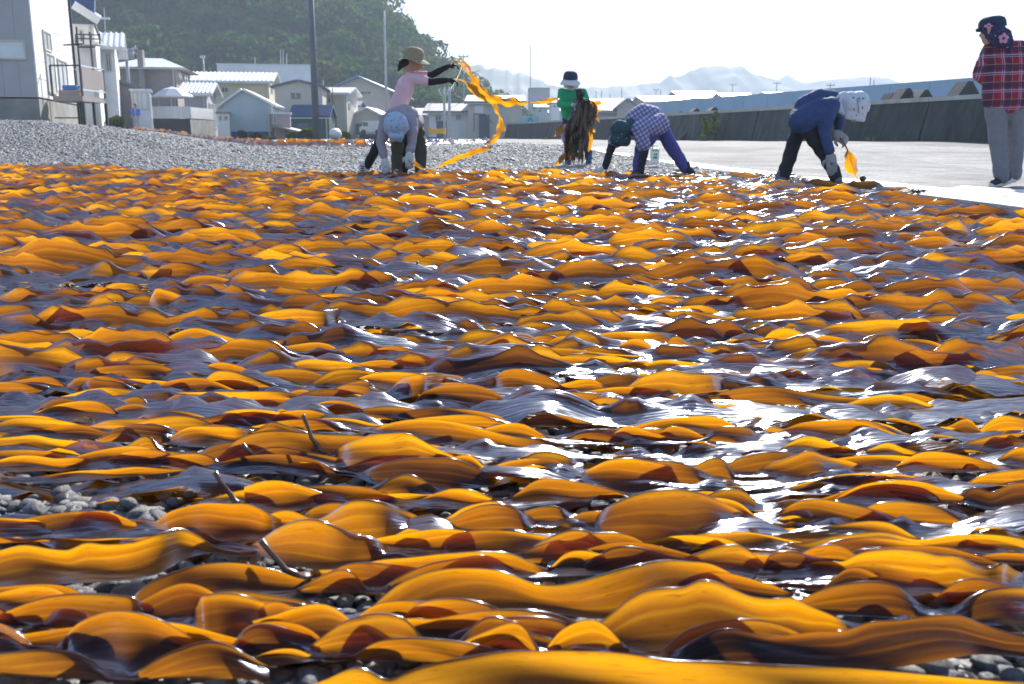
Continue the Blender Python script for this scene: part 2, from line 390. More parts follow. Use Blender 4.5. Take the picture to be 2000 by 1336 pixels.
def hero(knots, W=.13, tone=.55, zb=.018, ns=None, label=None, steep=.6, stp=None, rough=1.0, seed=0):
    """a blade whose arches follow knots (px, y of far edge, y of near edge) in the photograph; lies on the stones at its real distance"""
    k = np.array(sorted(knots), float)
    rg = np.random.default_rng(seed + 11)
    # the blade runs on, low over the stones, past both ends of what stands up
    for e, sg in ((0, -1), (-1, 1)):
        x_, y0_, y1_ = k[e]
        if (not stp or stp[0] != sg) and ((sg < 0 and x_ > -20) or (sg > 0 and x_ < 2020)):
            m = (y1_ - 269) * rg.uniform(.15, .5); dr = rg.uniform(-.04, .04)
            add = []
            for q_ in (.3, .65, 1.0):
                hh_ = (y1_ - 269) * (.035 + (.035 * rg.random() if q_ < 1 else -.02))
                yy_ = y1_ + dr * m * q_ * sg; add.append((x_ + sg * m * q_, yy_ - hh_, yy_))
            k = np.array(sorted([tuple(r) for r in k] + add), float)
    px0, px1 = k[0, 0], k[-1, 0]
    n = ns or int(max(30, min(120, (px1 - px0) / 9)))
    P = np.linspace(px0, px1, n)
    # smooth (monotone-ish) interpolation
    def itp(col):
        x, y = k[:, 0], k[:, col]
        m = np.gradient(y, x) if len(x) > 2 else np.full(len(x), (y[-1] - y[0]) / (x[-1] - x[0]))
        j = np.clip(np.searchsorted(x, P) - 1, 0, len(x) - 2); h = x[j + 1] - x[j]; u = (P - x[j]) / h
        r = (1 + 2 * u) * (1 - u) ** 2 * y[j] + u * (1 - u) ** 2 * h * m[j] + u * u * (3 - 2 * u) * y[j + 1] + u * u * (u - 1) * h * m[j + 1]
        return r
    yt, yb = itp(1), itp(2); yb = np.maximum(yb, yt + 3)
    nc = 13; tt = np.concatenate([np.linspace(0, 1, nc - 2), [1.008, 1.024]])
    V = np.zeros((n, nc, 3)); UV = np.zeros((n, nc, 2)); sacc = 0; prev = None
    a1, a2, p1, p2 = rg.uniform(.5, 1), rg.uniform(.3, .8), rg.uniform(0, 6), rg.uniform(0, 6)
    def vis_h(i):
        P0 = gnd(P[i], yb[i], zb); al = math.atan2(EYE - zb, math.hypot(P0.x, P0.y)); dist = math.hypot(P0.y, EYE)
        return (yb[i] - yt[i]) * dist / FPX * .985 / math.cos(math.atan((yb[i] + yt[i] - 1336) / 2 / FPX)) ** 2, al
    hs = [vis_h(i) for i in range(n)]; hm, alm = max(hs)
    W = max(.03, hm / math.sin(min(1.4, .98 + alm)))
    for i in range(n):
        P0 = gnd(P[i], yb[i], zb); 
        al = math.atan2(EYE - zb, math.hypot(P0.x, P0.y)); dist = math.hypot(P0.y, EYE)
        h = (yb[i] - yt[i]) * dist / FPX * .985 / math.cos(math.atan((yb[i] + yt[i] - 1336) / 2 / FPX)) ** 2 * 1.0
        tht = .98 * min(1.0, h / hm) ** .42
        We = min(W * 1.05, max(.40 * W, h / math.sin(min(1.45, tht + al))))
        thm = max(.05, math.asin(min(.985, h / We)) - al)
        th = thm + steep * (tt - .5) * 2 * min(1, thm * 2)
        dt = np.diff(tt)
        th = th.copy(); th[-3] = min(th[-3], .3); th[-2] = .04
        Yc = np.concatenate([[0], np.cumsum(np.cos(th[:-1]) * We * dt)]); Zc = np.concatenate([[0], np.cumsum(np.sin(th[:-1]) * We * dt)])
        Zc = Zc + .0022 * np.sin(P[i] / 1900 * P0.y * 60 * a1 + p1 + 3 * tt) * (tt * (1 - tt) * 4 + .3) * rough
        Yc = Yc + .0035 * np.sin(P[i] / 1900 * P0.y * 34 * a2 + p2 + 4 * tt) * rough
        dirx = (P0.x / P0.y)
        V[i, :, 0] = P0.x + dirx * Yc; V[i, :, 1] = P0.y + Yc; V[i, :, 2] = P0.z + Zc + tz(P0.x, P0.y)
        if prev is not None: sacc += (P0 - prev).length
        prev = P0; UV[i, :, 0] = sacc; UV[i, :, 1] = tt * 2 - 1
    me = np_mesh('kelp_frond', V.reshape(-1, 3), gridF(n, nc), uv=UV.reshape(-1, 2), attr={'tone': np.full(n * nc, tone)})
    o = link('kelp_frond', me, M_kelp)
    KPOLY.append((V.reshape(-1, 3), gridF(n, nc)))
    if stp:
        end = V[0, 2] if stp[0] < 0 else V[-1, 2]
        stipe(o, end, (stp[0], stp[1], 0), stp[2], stp[3], seed)
    return o
KPOLY = []
# ------------------------------------------------------------------ kelp rows
HEROES = []
def KK(ox, oy, sc, knots): return [(ox + a / sc, oy + b / sc, oy + c / sc) for a, b, c in knots]
def H(o, knots, W=.11, tone=.6, **kw):
    ox, oy, sc = {'3': (0, 680, 2.857), '4': (600, 680, 2.857), '5': (1300, 680, 2.857), '6': (0, 980, 2.857), '7': (600, 980, 2.857),
                  '8': (1300, 980, 2.857), 'a': (0, 330, 2.), 'b': (1000, 330, 2.), 'o': (0, 0, 1.)}[o]
    HEROES.append((KK(ox, oy, sc, knots), W, tone, kw))
H('7', [(480,1005,1120),(540,985,1130),(700,945,1150),(900,915,1160),(1100,888,1160),(1300,880,1160),(1500,875,1160),(1750,880,1160),(2000,910,1160),(2300,925,1160),(2700,955,1150),(3000,968,1140),(3300,985,1130),(3700,1002,1120),(4100,1015,1110)], .13, 1.0)
H('6', [(300,848,856),(420,735,900),(600,655,920),(760,643,960),(900,668,930),(1050,740,900),(1200,830,880)], .12, .38)
H('6', [(1260,850,860),(1380,725,850),(1480,695,845),(1620,692,845),(1740,730,850),(1870,820,855)], .1, .35)
H('6', [(1095,640,700),(1130,575,780),(1200,545,800),(1320,538,790),(1480,575,740),(1620,640,700),(1740,690,735),(1812,722,740)], .12, .6)
H('6', [(690,585,600),(800,490,600),(950,420,590),(1100,375,560),(1300,352,560),(1420,360,560),(1560,390,540),(1700,430,500)], .12, .42)
H('6', [(-120,300,470),(0,285,470),(150,248,465),(320,265,460),(400,268,455),(490,232,450),(620,238,440),(760,225,430),(900,175,400),(1030,140,330),(1100,170,310),(1200,240,290),(1330,300,306)], .13, .75)
H('6', [(880,110,170),(910,85,190),(1080,15,210),(1150,0,225),(1300,0,235),(1400,2,230),(1500,50,220),(1620,110,125)], .12, .5)
H('6', [(1340,260,270),(1450,210,310),(1560,140,350),(1680,98,375),(1790,98,390),(1880,135,385),(2000,187,350),(2080,200,340),(2174,260,315),(2234,300,306)], .12, .65)
H('6', [(-60,612,640),(0,610,640),(300,600,635),(560,590,612),(700,585,600)], .06, .9)
H('6', [(230,700,705),(300,630,715),(400,610,720),(500,640,710),(560,665,680)], .08, .5)
H('6', [(640,650,655),(720,590,655),(830,560,650),(900,570,640),(940,590,620)], .08, .6)
H('6', [(-60,885,905),(0,880,905),(200,865,905),(340,850,905),(500,905,935),(660,975,1000)], .06, .6)
H('6', [(780,985,990),(900,900,940),(960,885,935),(1100,880,915),(1180,900,915),(1240,940,945),(1330,925,945),(1450,860,920),(1550,828,915),(1650,822,905),(1740,850,895),(1810,885,890)], .06, .7)
H('6', [(-150,640,800),(0,680,830),(80,710,840),(160,770,845),(230,835,850)], .12, .4)
H('6', [(-60,95,185),(0,95,185),(120,98,185),(240,110,180),(310,150,165)], .09, .5)
H('6', [(-60,190,235),(0,190,235),(150,205,232),(280,180,228),(400,185,215),(500,200,212),(640,170,200),(760,180,195),(820,185,190)], .06, .6)
H('7', [(300,670,672),(400,570,690),(520,480,700),(650,420,680),(800,388,650),(930,380,640),(1060,385,640),(1150,410,640),(1280,455,640),(1400,462,640),(1550,440,660),(1700,400,660),(1850,365,640),(1960,345,600),(2100,345,580),(2250,355,560),(2350,395,540),(2460,450,520),(2520,480,500)], .16, .62)
H('7', [(20,390,460),(200,380,465),(400,335,470),(600,315,480),(800,288,480),(1000,272,460),(1150,285,440),(1250,330,420),(1400,385,395)], .12, .6, stp=(-1, .3, .055, .7))
H('7', [(370,500,520),(500,430,520),(700,355,520),(850,330,500),(1000,312,480),(1100,345,450),(1200,385,430),(1300,410,415)], .13, .68)
H('7', [(740,130,135),(850,60,170),(950,20,190),(1040,8,200),(1130,20,195),(1220,75,180),(1280,130,150)], .1, .42)
H('7', [(1190,270,275),(1280,230,310),(1400,175,340),(1510,152,345),(1620,185,340),(1780,225,320),(1860,272,290)], .1, .75)
H('o', [(1140,1020,1025),(1190,985,1050),(1250,960,1062),(1310,953,1060),(1370,965,1050),(1430,990,1035),(1480,1012,1020)], .11, .45)
H('7', [(370,720,780),(500,665,800),(600,650,800),(665,652,790)], .08, .6)
H('7', [(80,740,750),(200,680,760),(300,672,760),(380,715,740)], .07, .55)
H('7', [(760,850,860),(860,800,862),(980,775,866),(1080,785,872),(1180,825,876),(1260,872,880)], .08, .8)
H('7', [(1370,875,880),(1450,810,872),(1550,795,868),(1660,800,866),(1740,830,874),(1800,880,885)], .08, .8)
H('7', [(-80,840,870),(0,850,880),(60,885,895),(180,840,870),(350,830,860),(460,855,868),(580,828,850),(700,870,880),(780,835,865)], .05, .65)
H('7', [(1600,700,820),(1700,640,830),(1760,590,830),(1880,530,835),(2000,514,840),(2080,510,840),(2180,470,850),(2260,475,855),(2350,510,850),(2440,545,840),(2560,560,830),(2700,555,820),(2780,590,815),(2900,630,790),(3000,670,780),(3120,690,760),(3230,685,740),(3320,645,720),(3390,665,700)], .17, .78)
H('8', [(560,280,290),(650,235,300),(800,225,305),(900,200,310),(1050,185,318),(1200,180,310),(1300,195,290),(1370,210,270)], .11, .85)
H('8', [(700,420,425),(800,345,430),(900,328,440),(980,330,460),(1060,290,490),(1150,270,510),(1260,262,530),(1400,275,530),(1500,298,520),(1600,300,515),(1700,350,510),(1780,370,505),(1870,350,515),(1930,385,480),(2050,440,470)], .14, .82)
H('8', [(520,390,400),(570,300,405),(640,275,410),(740,285,410),(810,310,400)], .1, .1)
H('8', [(80,335,345),(250,300,370),(400,292,385),(570,292,400),(700,300,390)], .09, .5)
H('8', [(865,545,550),(950,500,580),(1060,482,600),(1190,485,610),(1260,520,612),(1340,600,612)], .09, .35)
H('8', [(1340,540,545),(1450,510,590),(1620,505,610),(1800,540,600),(1840,590,600)], .08, .05)
H('8', [(1540,640,645),(1650,600,650),(1750,585,655),(1850,592,655),(1900,582,665),(2050,625,665)], .08, .35)
H('8', [(1710,320,325),(1800,290,345),(1900,280,355),(2050,280,360)], .08, .55)
H('8', [(1500,235,240),(1560,225,250),(1650,208,270),(1750,235,290),(1850,250,300),(1900,275,290)], .08, .75)
H('8', [(580,110,115),(640,85,125),(720,70,135),(800,95,130),(870,88,120),(930,105,110)], .06, .65)
H('8', [(830,760,930),(1000,750,930),(1130,710,930),(1260,700,920),(1450,670,900),(1600,660,880),(1750,700,860),(1900,745,870),(2050,760,880)], .17, .05, steep=.1)
H('3', [(-60,430,500),(0,415,500),(80,385,500),(200,380,495),(330,395,490),(480,430,480),(600,465,475)], .1, .9)
H('3', [(490,430,440),(600,395,460),(760,385,470),(900,395,480),(1000,420,470),(1080,440,450)], .08, .9)
H('3', [(640,460,510),(720,420,520),(820,415,530),(960,440,520),(1010,470,500)], .08, .1)
H('3', [(-60,505,605),(0,500,605),(100,490,605),(210,478,600),(300,495,600),(420,505,600),(540,520,600),(660,570,600)], .1, .88)
H('3', [(930,500,530),(1050,440,545),(1200,428,550),(1330,432,545),(1430,445,500)], .1, .7)
H('3', [(540,650,665),(650,590,670),(750,560,675),(860,553,670),(950,575,660),(1030,610,640)], .1, .48)
H('3', [(1040,640,655),(1230,590,660),(1330,500,655),(1450,455,650),(1600,450,645),(1750,465,640),(1900,475,630),(2000,480,620)], .13, .55)
H('3', [(-60,725,742),(0,725,740),(150,730,745),(330,700,745),(450,680,740),(600,672,730),(760,655,715),(900,665,705),(1100,660,690),(1290,650,670)], .05, .6)
H('3', [(1290,665,672),(1560,650,700),(1700,630,715),(1800,640,700),(1850,660,690)], .06, .65)
H('3', [(-60,640,690),(0,620,690),(100,592,692),(200,588,690),(320,605,688),(440,600,680),(560,615,650)], .09, .6)
H('3', [(1370,770,900),(1480,735,910),(1600,735,915),(1700,760,900),(1850,810,870),(1930,830,850)], .11, .7, stp=(-1, .2, .036, 1.2))
H('3', [(440,170,175),(520,110,185),(640,88,190),(760,82,195),(900,85,190),(1000,125,180),(1070,150,165)], .1, .5)
H('3', [(440,210,240),(480,180,250),(600,172,255),(700,195,250),(790,240,245)], .08, .4)
H('3', [(870,200,235),(950,185,240),(1020,172,245),(1130,195,240)], .07, .5)
H('3', [(1130,180,230),(1200,120,235),(1290,115,235),(1400,150,230),(1540,190,225),(1680,215,220)], .1, .8)
H('3', [(870,335,340),(940,280,345),(1010,248,350),(1090,270,345),(1150,300,340),(1210,330,335)], .09, .65)
H('3', [(1040,245,300),(1200,235,310),(1400,232,315),(1580,235,320),(1700,260,320)], .09, .95)
H('3', [(1480,425,440),(1560,360,445),(1650,340,445),(1750,340,440),(1880,375,400)], .1, .48)
H('3', [(1650,440,445),(1750,400,455),(1880,385,460),(2000,395,450),(2120,430,440)], .09, .7)
H('3', [(730,380,390),(850,348,410),(1000,345,420),(1130,375,425),(1250,420,425)], .09, .5)
H('3', [(625,345,385),(700,315,385),(780,310,380),(870,340,375)], .08, .4)
H('3', [(-60,180,250),(0,180,255),(60,178,258),(160,190,262),(270,205,250),(330,240,245)], .09, .5)
H('3', [(1590,95,150),(1700,55,160),(1850,60,160),(2000,80,150),(2080,110,130)], .1, .75)
H('3', [(70,70,75),(160,20,80),(230,12,85),(300,30,80),(340,65,72)], .08, .5)
H('3', [(-20,132,136),(45,92,135),(90,128,133),(150,130,135),(210,78,132),(270,128,130),(355,130,135),(400,82,130),(450,122,126),(520,72,118),(600,110,116)], .06, .65)
H('4', [(130,600,620),(200,540,660),(330,480,690),(470,460,700),(570,462,690),(680,520,690),(780,570,680),(900,620,690),(1000,660,690),(1120,690,695)], .13, .82, stp=(-1, .25, .04, 1.5))
H('4', [(260,700,720),(400,640,770),(560,605,790),(700,602,790),(830,610,790),(920,650,780),(1020,700,770),(1150,715,740)], .12, .03)
H('4', [(340,465,470),(450,420,480),(600,390,500),(720,388,520),(850,405,540),(1000,440,555),(1150,480,565),(1300,500,560),(1500,515,540),(1640,525,535)], .1, .6)
H('4', [(420,390,395),(540,350,400),(700,328,405),(850,335,410),(1000,355,425),(1080,380,430),(1150,430,440)], .09, .4)
H('4', [(1420,505,510),(1530,455,520),(1650,445,525),(1780,460,530),(1880,500,525),(1910,520,530)], .09, .5)
H('4', [(1010,185,190),(1080,120,240),(1160,96,245),(1250,110,245),(1350,150,240),(1480,225,235)], .11, .4)
H('4', [(1090,265,300),(1200,235,350),(1400,230,360),(1550,235,365),(1700,255,350),(1800,290,340),(1890,325,335)], .11, .5)
H('4', [(590,330,335),(620,270,330),(700,215,320),(800,188,330),(930,190,340),(1030,225,345),(1090,260,350),(1130,320,350)], .11, .2)
H('4', [(440,245,250),(520,170,280),(640,130,300),(760,128,240),(870,165,200),(950,190,200),(1040,205,210)], .11, .65)
H('4', [(200,200,210),(340,140,220),(480,118,230),(620,130,230)], .1, .6)
H('4', [(90,300,305),(170,210,310),(280,190,315),(380,215,300),(440,245,260)], .11, .42)
H('4', [(610,125,130),(720,88,150),(820,85,155),(930,110,155),(1030,140,155)], .09, .5)
H('4', [(860,85,110),(980,60,125),(1120,55,130),(1260,62,130),(1400,90,120),(1480,110,115)], .09, .85)
H('4', [(960,45,70),(1040,30,72),(1200,0,75),(1400,-10,80),(1600,15,80),(1800,35,70),(1960,45,60)], .1, .7)
H('4', [(1740,240,250),(1850,150,280),(1950,110,290),(2000,98,290),(2120,120,290),(2250,130,280),(2350,165,250),(2460,205,210)], .13, .75)
H('4', [(1490,715,720),(1580,660,760),(1680,610,780),(1790,598,785),(1900,615,775),(2000,640,760),(2200,710,715)], .11, .45)
H('4', [(1060,720,722),(1150,680,740),(1270,645,745),(1380,680,740),(1470,725,735)], .08, .65)
H('4', [(130,860,870),(240,815,880),(400,810,870),(560,805,865),(700,805,845)], .07, 1.0)
H('4', [(620,850,880),(720,805,890),(850,800,895),(960,830,880),(1060,860,870)], .08, .4)
H('o', [(620,1010,1040),(690,976,1060),(740,978,1060),(800,1000,1040),(850,1022,1030)], .1, .75)
H('5', [(280,80,130),(430,55,160),(600,48,160),(700,65,150),(830,95,110)], .11, .95)
H('5', [(560,200,205),(680,140,200),(800,90,195),(950,65,190),(1100,58,180),(1230,80,170),(1300,130,165),(1390,165,170)], .12, .88)
H('5', [(1110,45,80),(1200,28,100),(1350,35,110),(1500,50,100),(1600,65,90)], .09, .9)
H('5', [(200,280,290),(350,225,300),(480,205,310),(620,210,315),(760,235,320),(900,260,315),(1080,280,315),(1250,285,310)], .1, .5)
H('5', [(-40,325,372),(0,320,372),(200,308,372),(400,305,368),(600,315,355),(800,325,345),(960,322,335)], .06, .9)
H('5', [(200,510,520),(260,450,525),(360,430,530),(450,440,525),(520,480,510)], .08, .5)
H('5', [(520,470,475),(590,430,480),(640,440,490),(740,435,500),(830,450,500),(930,495,498)], .07, .7)
H('5', [(420,725,730),(560,650,735),(700,600,735),(790,568,735),(880,600,720),(1000,620,700),(1120,665,685),(1190,690,695)], .11, .7)
H('5', [(1070,590,595),(1150,550,600),(1230,515,602),(1330,550,600),(1480,585,592)], .08, .88)
H('5', [(1630,675,680),(1680,630,685),(1720,602,680),(1790,640,660)], .06, .75)
H('5', [(1420,490,495),(1480,445,500),(1560,432,500),(1640,450,495),(1690,480,485)], .07, .88)
H('5', [(1650,760,770),(1750,700,780),(1850,680,785),(2050,660,780)], .1, .75)
H('5', [(1640,830,870),(1700,780,880),(1800,805,900),(1930,755,900),(2050,760,900)], .1, .2)
H('5', [(1560,150,155),(1700,120,165),(1850,95,190),(2050,88,190)], .09, .7)
H('5', [(1550,45,80),(1700,20,90),(1850,10,95),(2050,15,90)], .09, .85)
H('5', [(1380,185,190),(1450,160,190),(1520,125,192),(1590,170,188)], .06, .85)
H('5', [(560,890,905),(640,860,905),(720,850,900),(830,880,895)], .06, .7)
H('5', [(1780,480,500),(1860,450,520),(1960,442,520),(2050,445,515)], .07, .5)
H('5', [(1220,200,208),(1350,190,215),(1550,188,220),(1700,205,215)], .05, .95)
H('a', [(600,695,700),(680,640,705),(780,612,712),(870,640,715),(960,665,712),(1100,660,700),(1180,655,680)], .12, .55)
H('a', [(-20,690,695),(40,660,690),(100,630,690),(180,622,695),(260,645,690),(330,680,685)], .11, .55)
H('a', [(910,590,610),(1050,550,615),(1150,535,620),(1260,545,625),(1400,530,585),(1500,530,590),(1600,550,600),(1750,575,600)], .13, .78)
H('a', [(1440,510,515),(1550,470,525),(1680,458,530),(1760,475,540),(1900,525,535)], .11, .92)
H('a', [(1550,530,535),(1650,492,560),(1750,488,570),(1850,510,565),(2000,550,560)], .12, .88)
H('a', [(1090,550,555),(1200,505,550),(1320,498,545),(1400,520,535)], .09, .5)
H('a', [(580,540,550),(600,480,555),(660,465,555),(740,500,550),(790,515,545)], .11, .6)
H('a', [(360,495,500),(430,445,500),(520,440,498),(610,465,490)], .11, .75)
H('a', [(440,430,440),(550,390,445),(680,385,445),(740,380,430)], .11, .95)
H('a', [(660,465,470),(740,420,475),(830,410,478),(900,425,475),(940,435,470)], .11, .45)
H('a', [(1390,735,740),(1480,695,740),(1560,685,740),(1650,710,735)], .09, .5)
H('a', [(1640,730,735),(1800,690,740),(1900,655,740),(2000,628,740),(2060,632,720),(2130,680,700)], .13, .58)
H('b', [(1160,640,650),(1240,605,665),(1360,585,668),(1500,580,660),(1640,595,655),(1680,640,650)], .12, .92)
H('b', [(950,700,710),(1000,630,715),(1060,608,715),(1130,630,715),(1200,655,712),(1260,690,705),(1340,675,698)], .13, .88)
H('b', [(840,560,565),(980,535,570),(1150,525,575),(1300,535,570),(1350,550,560)], .09, .88)
H('b', [(690,540,545),(780,505,555),(870,490,558),(960,495,550),(1150,520,535)], .1, .7)
H('b', [(480,580,585),(600,555,595),(700,550,600),(800,570,600),(880,590,600)], .08, .75)
H('b', [(250,680,690),(350,640,690),(450,628,690),(560,632,685),(680,645,665),(790,650,658)], .1, .6)
H('b', [(570,710,715),(630,645,720),(700,680,715),(780,700,710)], .1, .65)
H('b', [(1230,510,515),(1320,485,525),(1420,485,525),(1480,505,520)], .09, .85)
H('b', [(1600,490,495),(1700,445,498),(1790,430,495),(1850,460,490)], .11, .75)
H('b', [(1780,400,405),(1850,355,410),(1960,350,412),(2050,355,410)], .12, .6)
H('b', [(1440,320,325),(1560,275,330),(1680,260,330),(1760,290,325)], .12, .5)
H('b', [(80,560,565),(170,525,580),(270,535,582),(380,565,575)], .11, .7)
H('b', [(1390,700,705),(1500,665,710),(1620,665,715),(1740,700,712)], .09, .5)
H('b', [(400,410,415),(470,370,420),(560,368,420),(650,395,410)], .11, .35)
H('b', [(600,425,430),(760,395,440),(880,390,440),(1020,415,430)], .11, .65)
H('b', [(1880,600,605),(1950,565,612),(2050,560,614)], .1, .8)

COLS = [(150, 'at the far left end'), (420, 'below the leftmost house'), (680, 'below the wooded hill'), (920, 'in line with the straw-hatted worker'),
        (1180, 'in line with the green-shirted worker'), (1420, 'in line with the checked-shirt worker'), (1720, 'in line with the navy-jacketed worker'), (9999, 'below the plaid-shirted onlooker')]
ROWS = [(470, 'a few metres out'), (560, 'in the middle rows'), (640, 'just before the middle rows'), (730, 'in the nearer middle rows'), (820, 'past the closest rows'),
        (910, 'fourth band from the front'), (1010, 'third band from the front'), (1120, 'second band from the front'), (9999, 'in the very front band')]
used_lab = {}
def klabel(px, py, tone, wide, stalk=False):
    c = next(t_ for lim, t_ in COLS if px < lim); r = next(t_ for lim, t_ in ROWS if py < lim)
    sh = 'bright golden' if tone > .86 else 'golden' if tone > .68 else 'amber' if tone > .52 else 'orange-brown' if tone > .36 else 'dark brown' if tone > .15 else 'nearly black'
    sz = 'long' if wide > 330 else 'short' if wide < 140 else ''
    extra = ['', 'arched ', 'wavy ', 'glossy ', 'low ', 'thin-edged ', 'flat ', 'curled ']
    base_ = f'{sz} {sh} kelp'.strip()
    for e in extra:
        lab = f'{sz} {e}{sh} kelp {r}, {c}'.strip().replace('  ', ' ')
        if lab not in used_lab: used_lab[lab] = 1; return lab
    return lab
for i, (kn, W, tone, kw) in enumerate(HEROES):
    o = hero(kn, W, tone, seed=i, **kw)
    a_ = np.array(kn); w_ = a_[:, 0].max() - a_[:, 0].min()
    tag(o, klabel(float(a_[:, 0].mean()), float(a_[:, 2].mean()), tone, w_), 'kelp blade', 'kelp blades spread in the nearest rows')

def clear(x, y):
    """places where the pebbles stay bare: 0 bare .. 1 full"""
    px = 1000 + FPX * x / y; py = 269 + EYE * FPX / y      # direction of the place as seen from the camera: only a map of the field
    w = 1.0
    def spot(cx, cy, rx, ry, k=1.0):
        nonlocal w
        d = ((px - cx) / rx) ** 2 + ((py - cy) / ry) ** 2
        if d < 1: w = min(w, (1 - k) if d < .6 else (1 - k * .6))
    spot(1960, 425, 190, 26); spot(1810, 525, 150, 42, .85); spot(1660, 395, 260, 12, .9)
    spot(160, 980, 230, 60, .95); spot(200, 1150, 220, 60, .95); spot(1640, 1190, 150, 40, .8); spot(1900, 1300, 160, 50, .95)
    spot(700, 1190, 130, 40, .8)
    return w
rows = []
y = .70
rg = np.random.default_rng(21)
def far_limit(x):
    return float(np.interp(x, [-9, -7, -4, -1.5, 0, 2, 3, 4], [14.6, 14.0, 12.0, 11.2, 11.3, 11.0, 9.2, 7.2]))
def right_limit(y):
    return float(np.interp(y, [.5, 5, 6.3, 8.5, 11], [4.5, 4.2, 3.45, 3.0, 2.4]))
while y < 14.6:
    half = (y * 1100 / FPX) + 1.0
    x = -half - rg.uniform(0, 1.5)
    while x < half + .5:
        L = rg.uniform(1.1, 2.6)
        yy = y + rg.uniform(-.05, .05)
        xc = x + L / 2
        w = clear(xc, max(yy, .5)) if yy > .5 else 1
        if yy < 1.5: w *= .4 if xc < .15 * yy else .9
        elif yy < 2.1: w = max(w, .8)
        if yy < far_limit(xc) + rg.uniform(-.15, .15) and x + L * .8 < right_limit(yy) + rg.uniform(-.2, .3) and rg.random() < w:
            rows.append((xc, yy, L))
        x += L * rg.uniform(.78, 1.08)
    y += (.05 if y < 1.5 else .043) if y < 2.2 else .042 + .0052 * (y - 2)
rows.sort(key=lambda r: r[1] + abs(r[0]) * .25)
NEAR_MAX = 300 - len(HEROES)
FV, FF, FU, FT, nf = [], [], [], [], 0
SIDE = lambda x, y: 'left' if x < -.16 * y else ('right' if x > .16 * y else 'middle')
nb = 0; DBG = 0
for i, (xc, yy, L) in enumerate(rows):
    near = nb < NEAR_MAX
    vis = abs(xc) - L / 2 < yy * 1040 / FPX + .05
    if yy < 3.0:
        lift, lay = (.12 if yy < 1.45 else .4 if yy < 1.75 else .92), .001          # rows under the large near blades lie lower
    else: lift, lay = 1.0, .01
    ns, nc = (int(L * 46), 11) if yy < 3 else ((int(L * 32), 9) if yy < 6 else (int(L * 24), 7))
    W = rg.uniform(.06, .105) * (.52 if yy < 1.5 else .72 if yy < 3 else .86)
    V, uv = blade_np(xc, yy, L, W, rg.normal(0, .055) + (math.pi if rg.random() < 0 else 0), rg, ns, nc, lay + rg.uniform(0, .016), lift * rg.uniform(.8, 1.12) * (1.04 + .03 * min(yy, 8)), rg.normal(0, .05))
    tone = float(np.clip(rg.normal(.5, .24) + min(.16, .02 * yy), 0, 1))
    F = gridF(ns, nc)
    if yy < .98: continue
    if near and vis:
        nb += 1
        me = np_mesh('kelp_frond', V, F, uv=uv, attr={'tone': np.full(len(V), tone)})
        o = link('kelp_frond', me, M_kelp)
        pxc = 1000 + FPX * max(-.48 * yy, min(.48 * yy, xc)) / yy; pyc = 269 + EYE * FPX / yy
        tag(o, klabel(pxc, pyc, tone, 1e3 if L > 1.8 else 200), 'kelp blade', 'kelp blades spread in the nearest rows')
        KPOLY.append((V, F))
        if rg.random() < .15:
            e = V.reshape(ns, nc, 3)
            sg = -1 if rg.random() < .5 else 1
            stipe(o, e[0 if sg < 0 else -1, nc // 2], (sg, rg.uniform(-.3, .3), 0), rg.uniform(.03, .06), rg.uniform(.1, .9), i)
    else:
        FV.append(V); FF.append(F + nf); FU.append(uv); FT.append(np.full(len(V), tone)); nf += len(V)
        KPOLY.append((V, F))
far = link('kelp_field', np_mesh('kelp_field', np.concatenate(FV), np.concatenate(FF), uv=np.concatenate(FU), attr={'tone': np.concatenate(FT)}), M_kelp)
tag(far, 'dense carpet of glossy orange kelp farther out towards the workers', 'kelp', kind='stuff')

# ------------------------------------------------------------------ stones
def rock_mesh(name, seed, sub=2):
    bm = bmesh.new(); bmesh.ops.create_icosphere(bm, subdivisions=sub, radius=.5)
    r = random.Random(seed); ax = (1, r.uniform(.65, .95), r.uniform(.38, .68))
    cuts = [(Vector((r.gauss(0, 1), r.gauss(0, 1), r.gauss(0, 1))).normalized(), r.uniform(.30, .42)) for _ in range(7)]
    for v in bm.verts:
        for nrm, d in cuts:
            e = v.co.dot(nrm) - d
            if e > 0: v.co -= nrm * e * .8
        v.co.x *= ax[0]; v.co.y *= ax[1]; v.co.z *= ax[2]
    for f in bm.faces: f.smooth = True
    me = bpy.data.meshes.new(name); bm.to_mesh(me); bm.free(); return me
t = NT('beach_stone'); co = t.coord('Object'); oi = t.n('ObjectInfo')
rv = oi.outputs['Random']
c = t.ramp(rv, [(0, (.018, .021, .03)), (.3, (.045, .05, .066)), (.6, (.085, .09, .108)), (.82, (.13, .128, .125)), (.95, (.20, .19, .18)), (1, (.34, .33, .31))])
off = t.n('CombineXYZ'); t.l(t.math('MULTIPLY', rv, 50.0), off.inputs[0])
va = t.n('VectorMath', operation='ADD'); t.l(co, va.inputs[0]); t.l(off.outputs[0], va.inputs[1])
sp = t.ramp(t.noise(va.outputs[0], 5.5, 8, .75), [(.35, (.5, .5, .52)), (.5, (.95, .95, .95)), (.66, (1.5, 1.5, 1.45))])
t.l(t.mix(1.0, c, sp, 'MULTIPLY'), t.bsdf.inputs['Base Color'])
t.l(t.ramp(rv, [(0, .35), (1, .7)]), t.bsdf.inputs['Roughness'])
t.bump(t.noise(va.outputs[0], 9, 6, .7), .35, .06)
M_stone = t.m
ROCKS = [rock_mesh('stone_shape_%d' % k, 40 + k, 2 if k < 6 else 1) for k in range(9)]
for m in ROCKS: m.materials.append(M_stone)
allV = np.concatenate([v for v, f in KPOLY]); offs = np.cumsum([0] + [len(v) for v, f in KPOLY[:-1]])
near_idx = [i for i, (v, f) in enumerate(KPOLY) if v[:, 1].min() < 3.5]
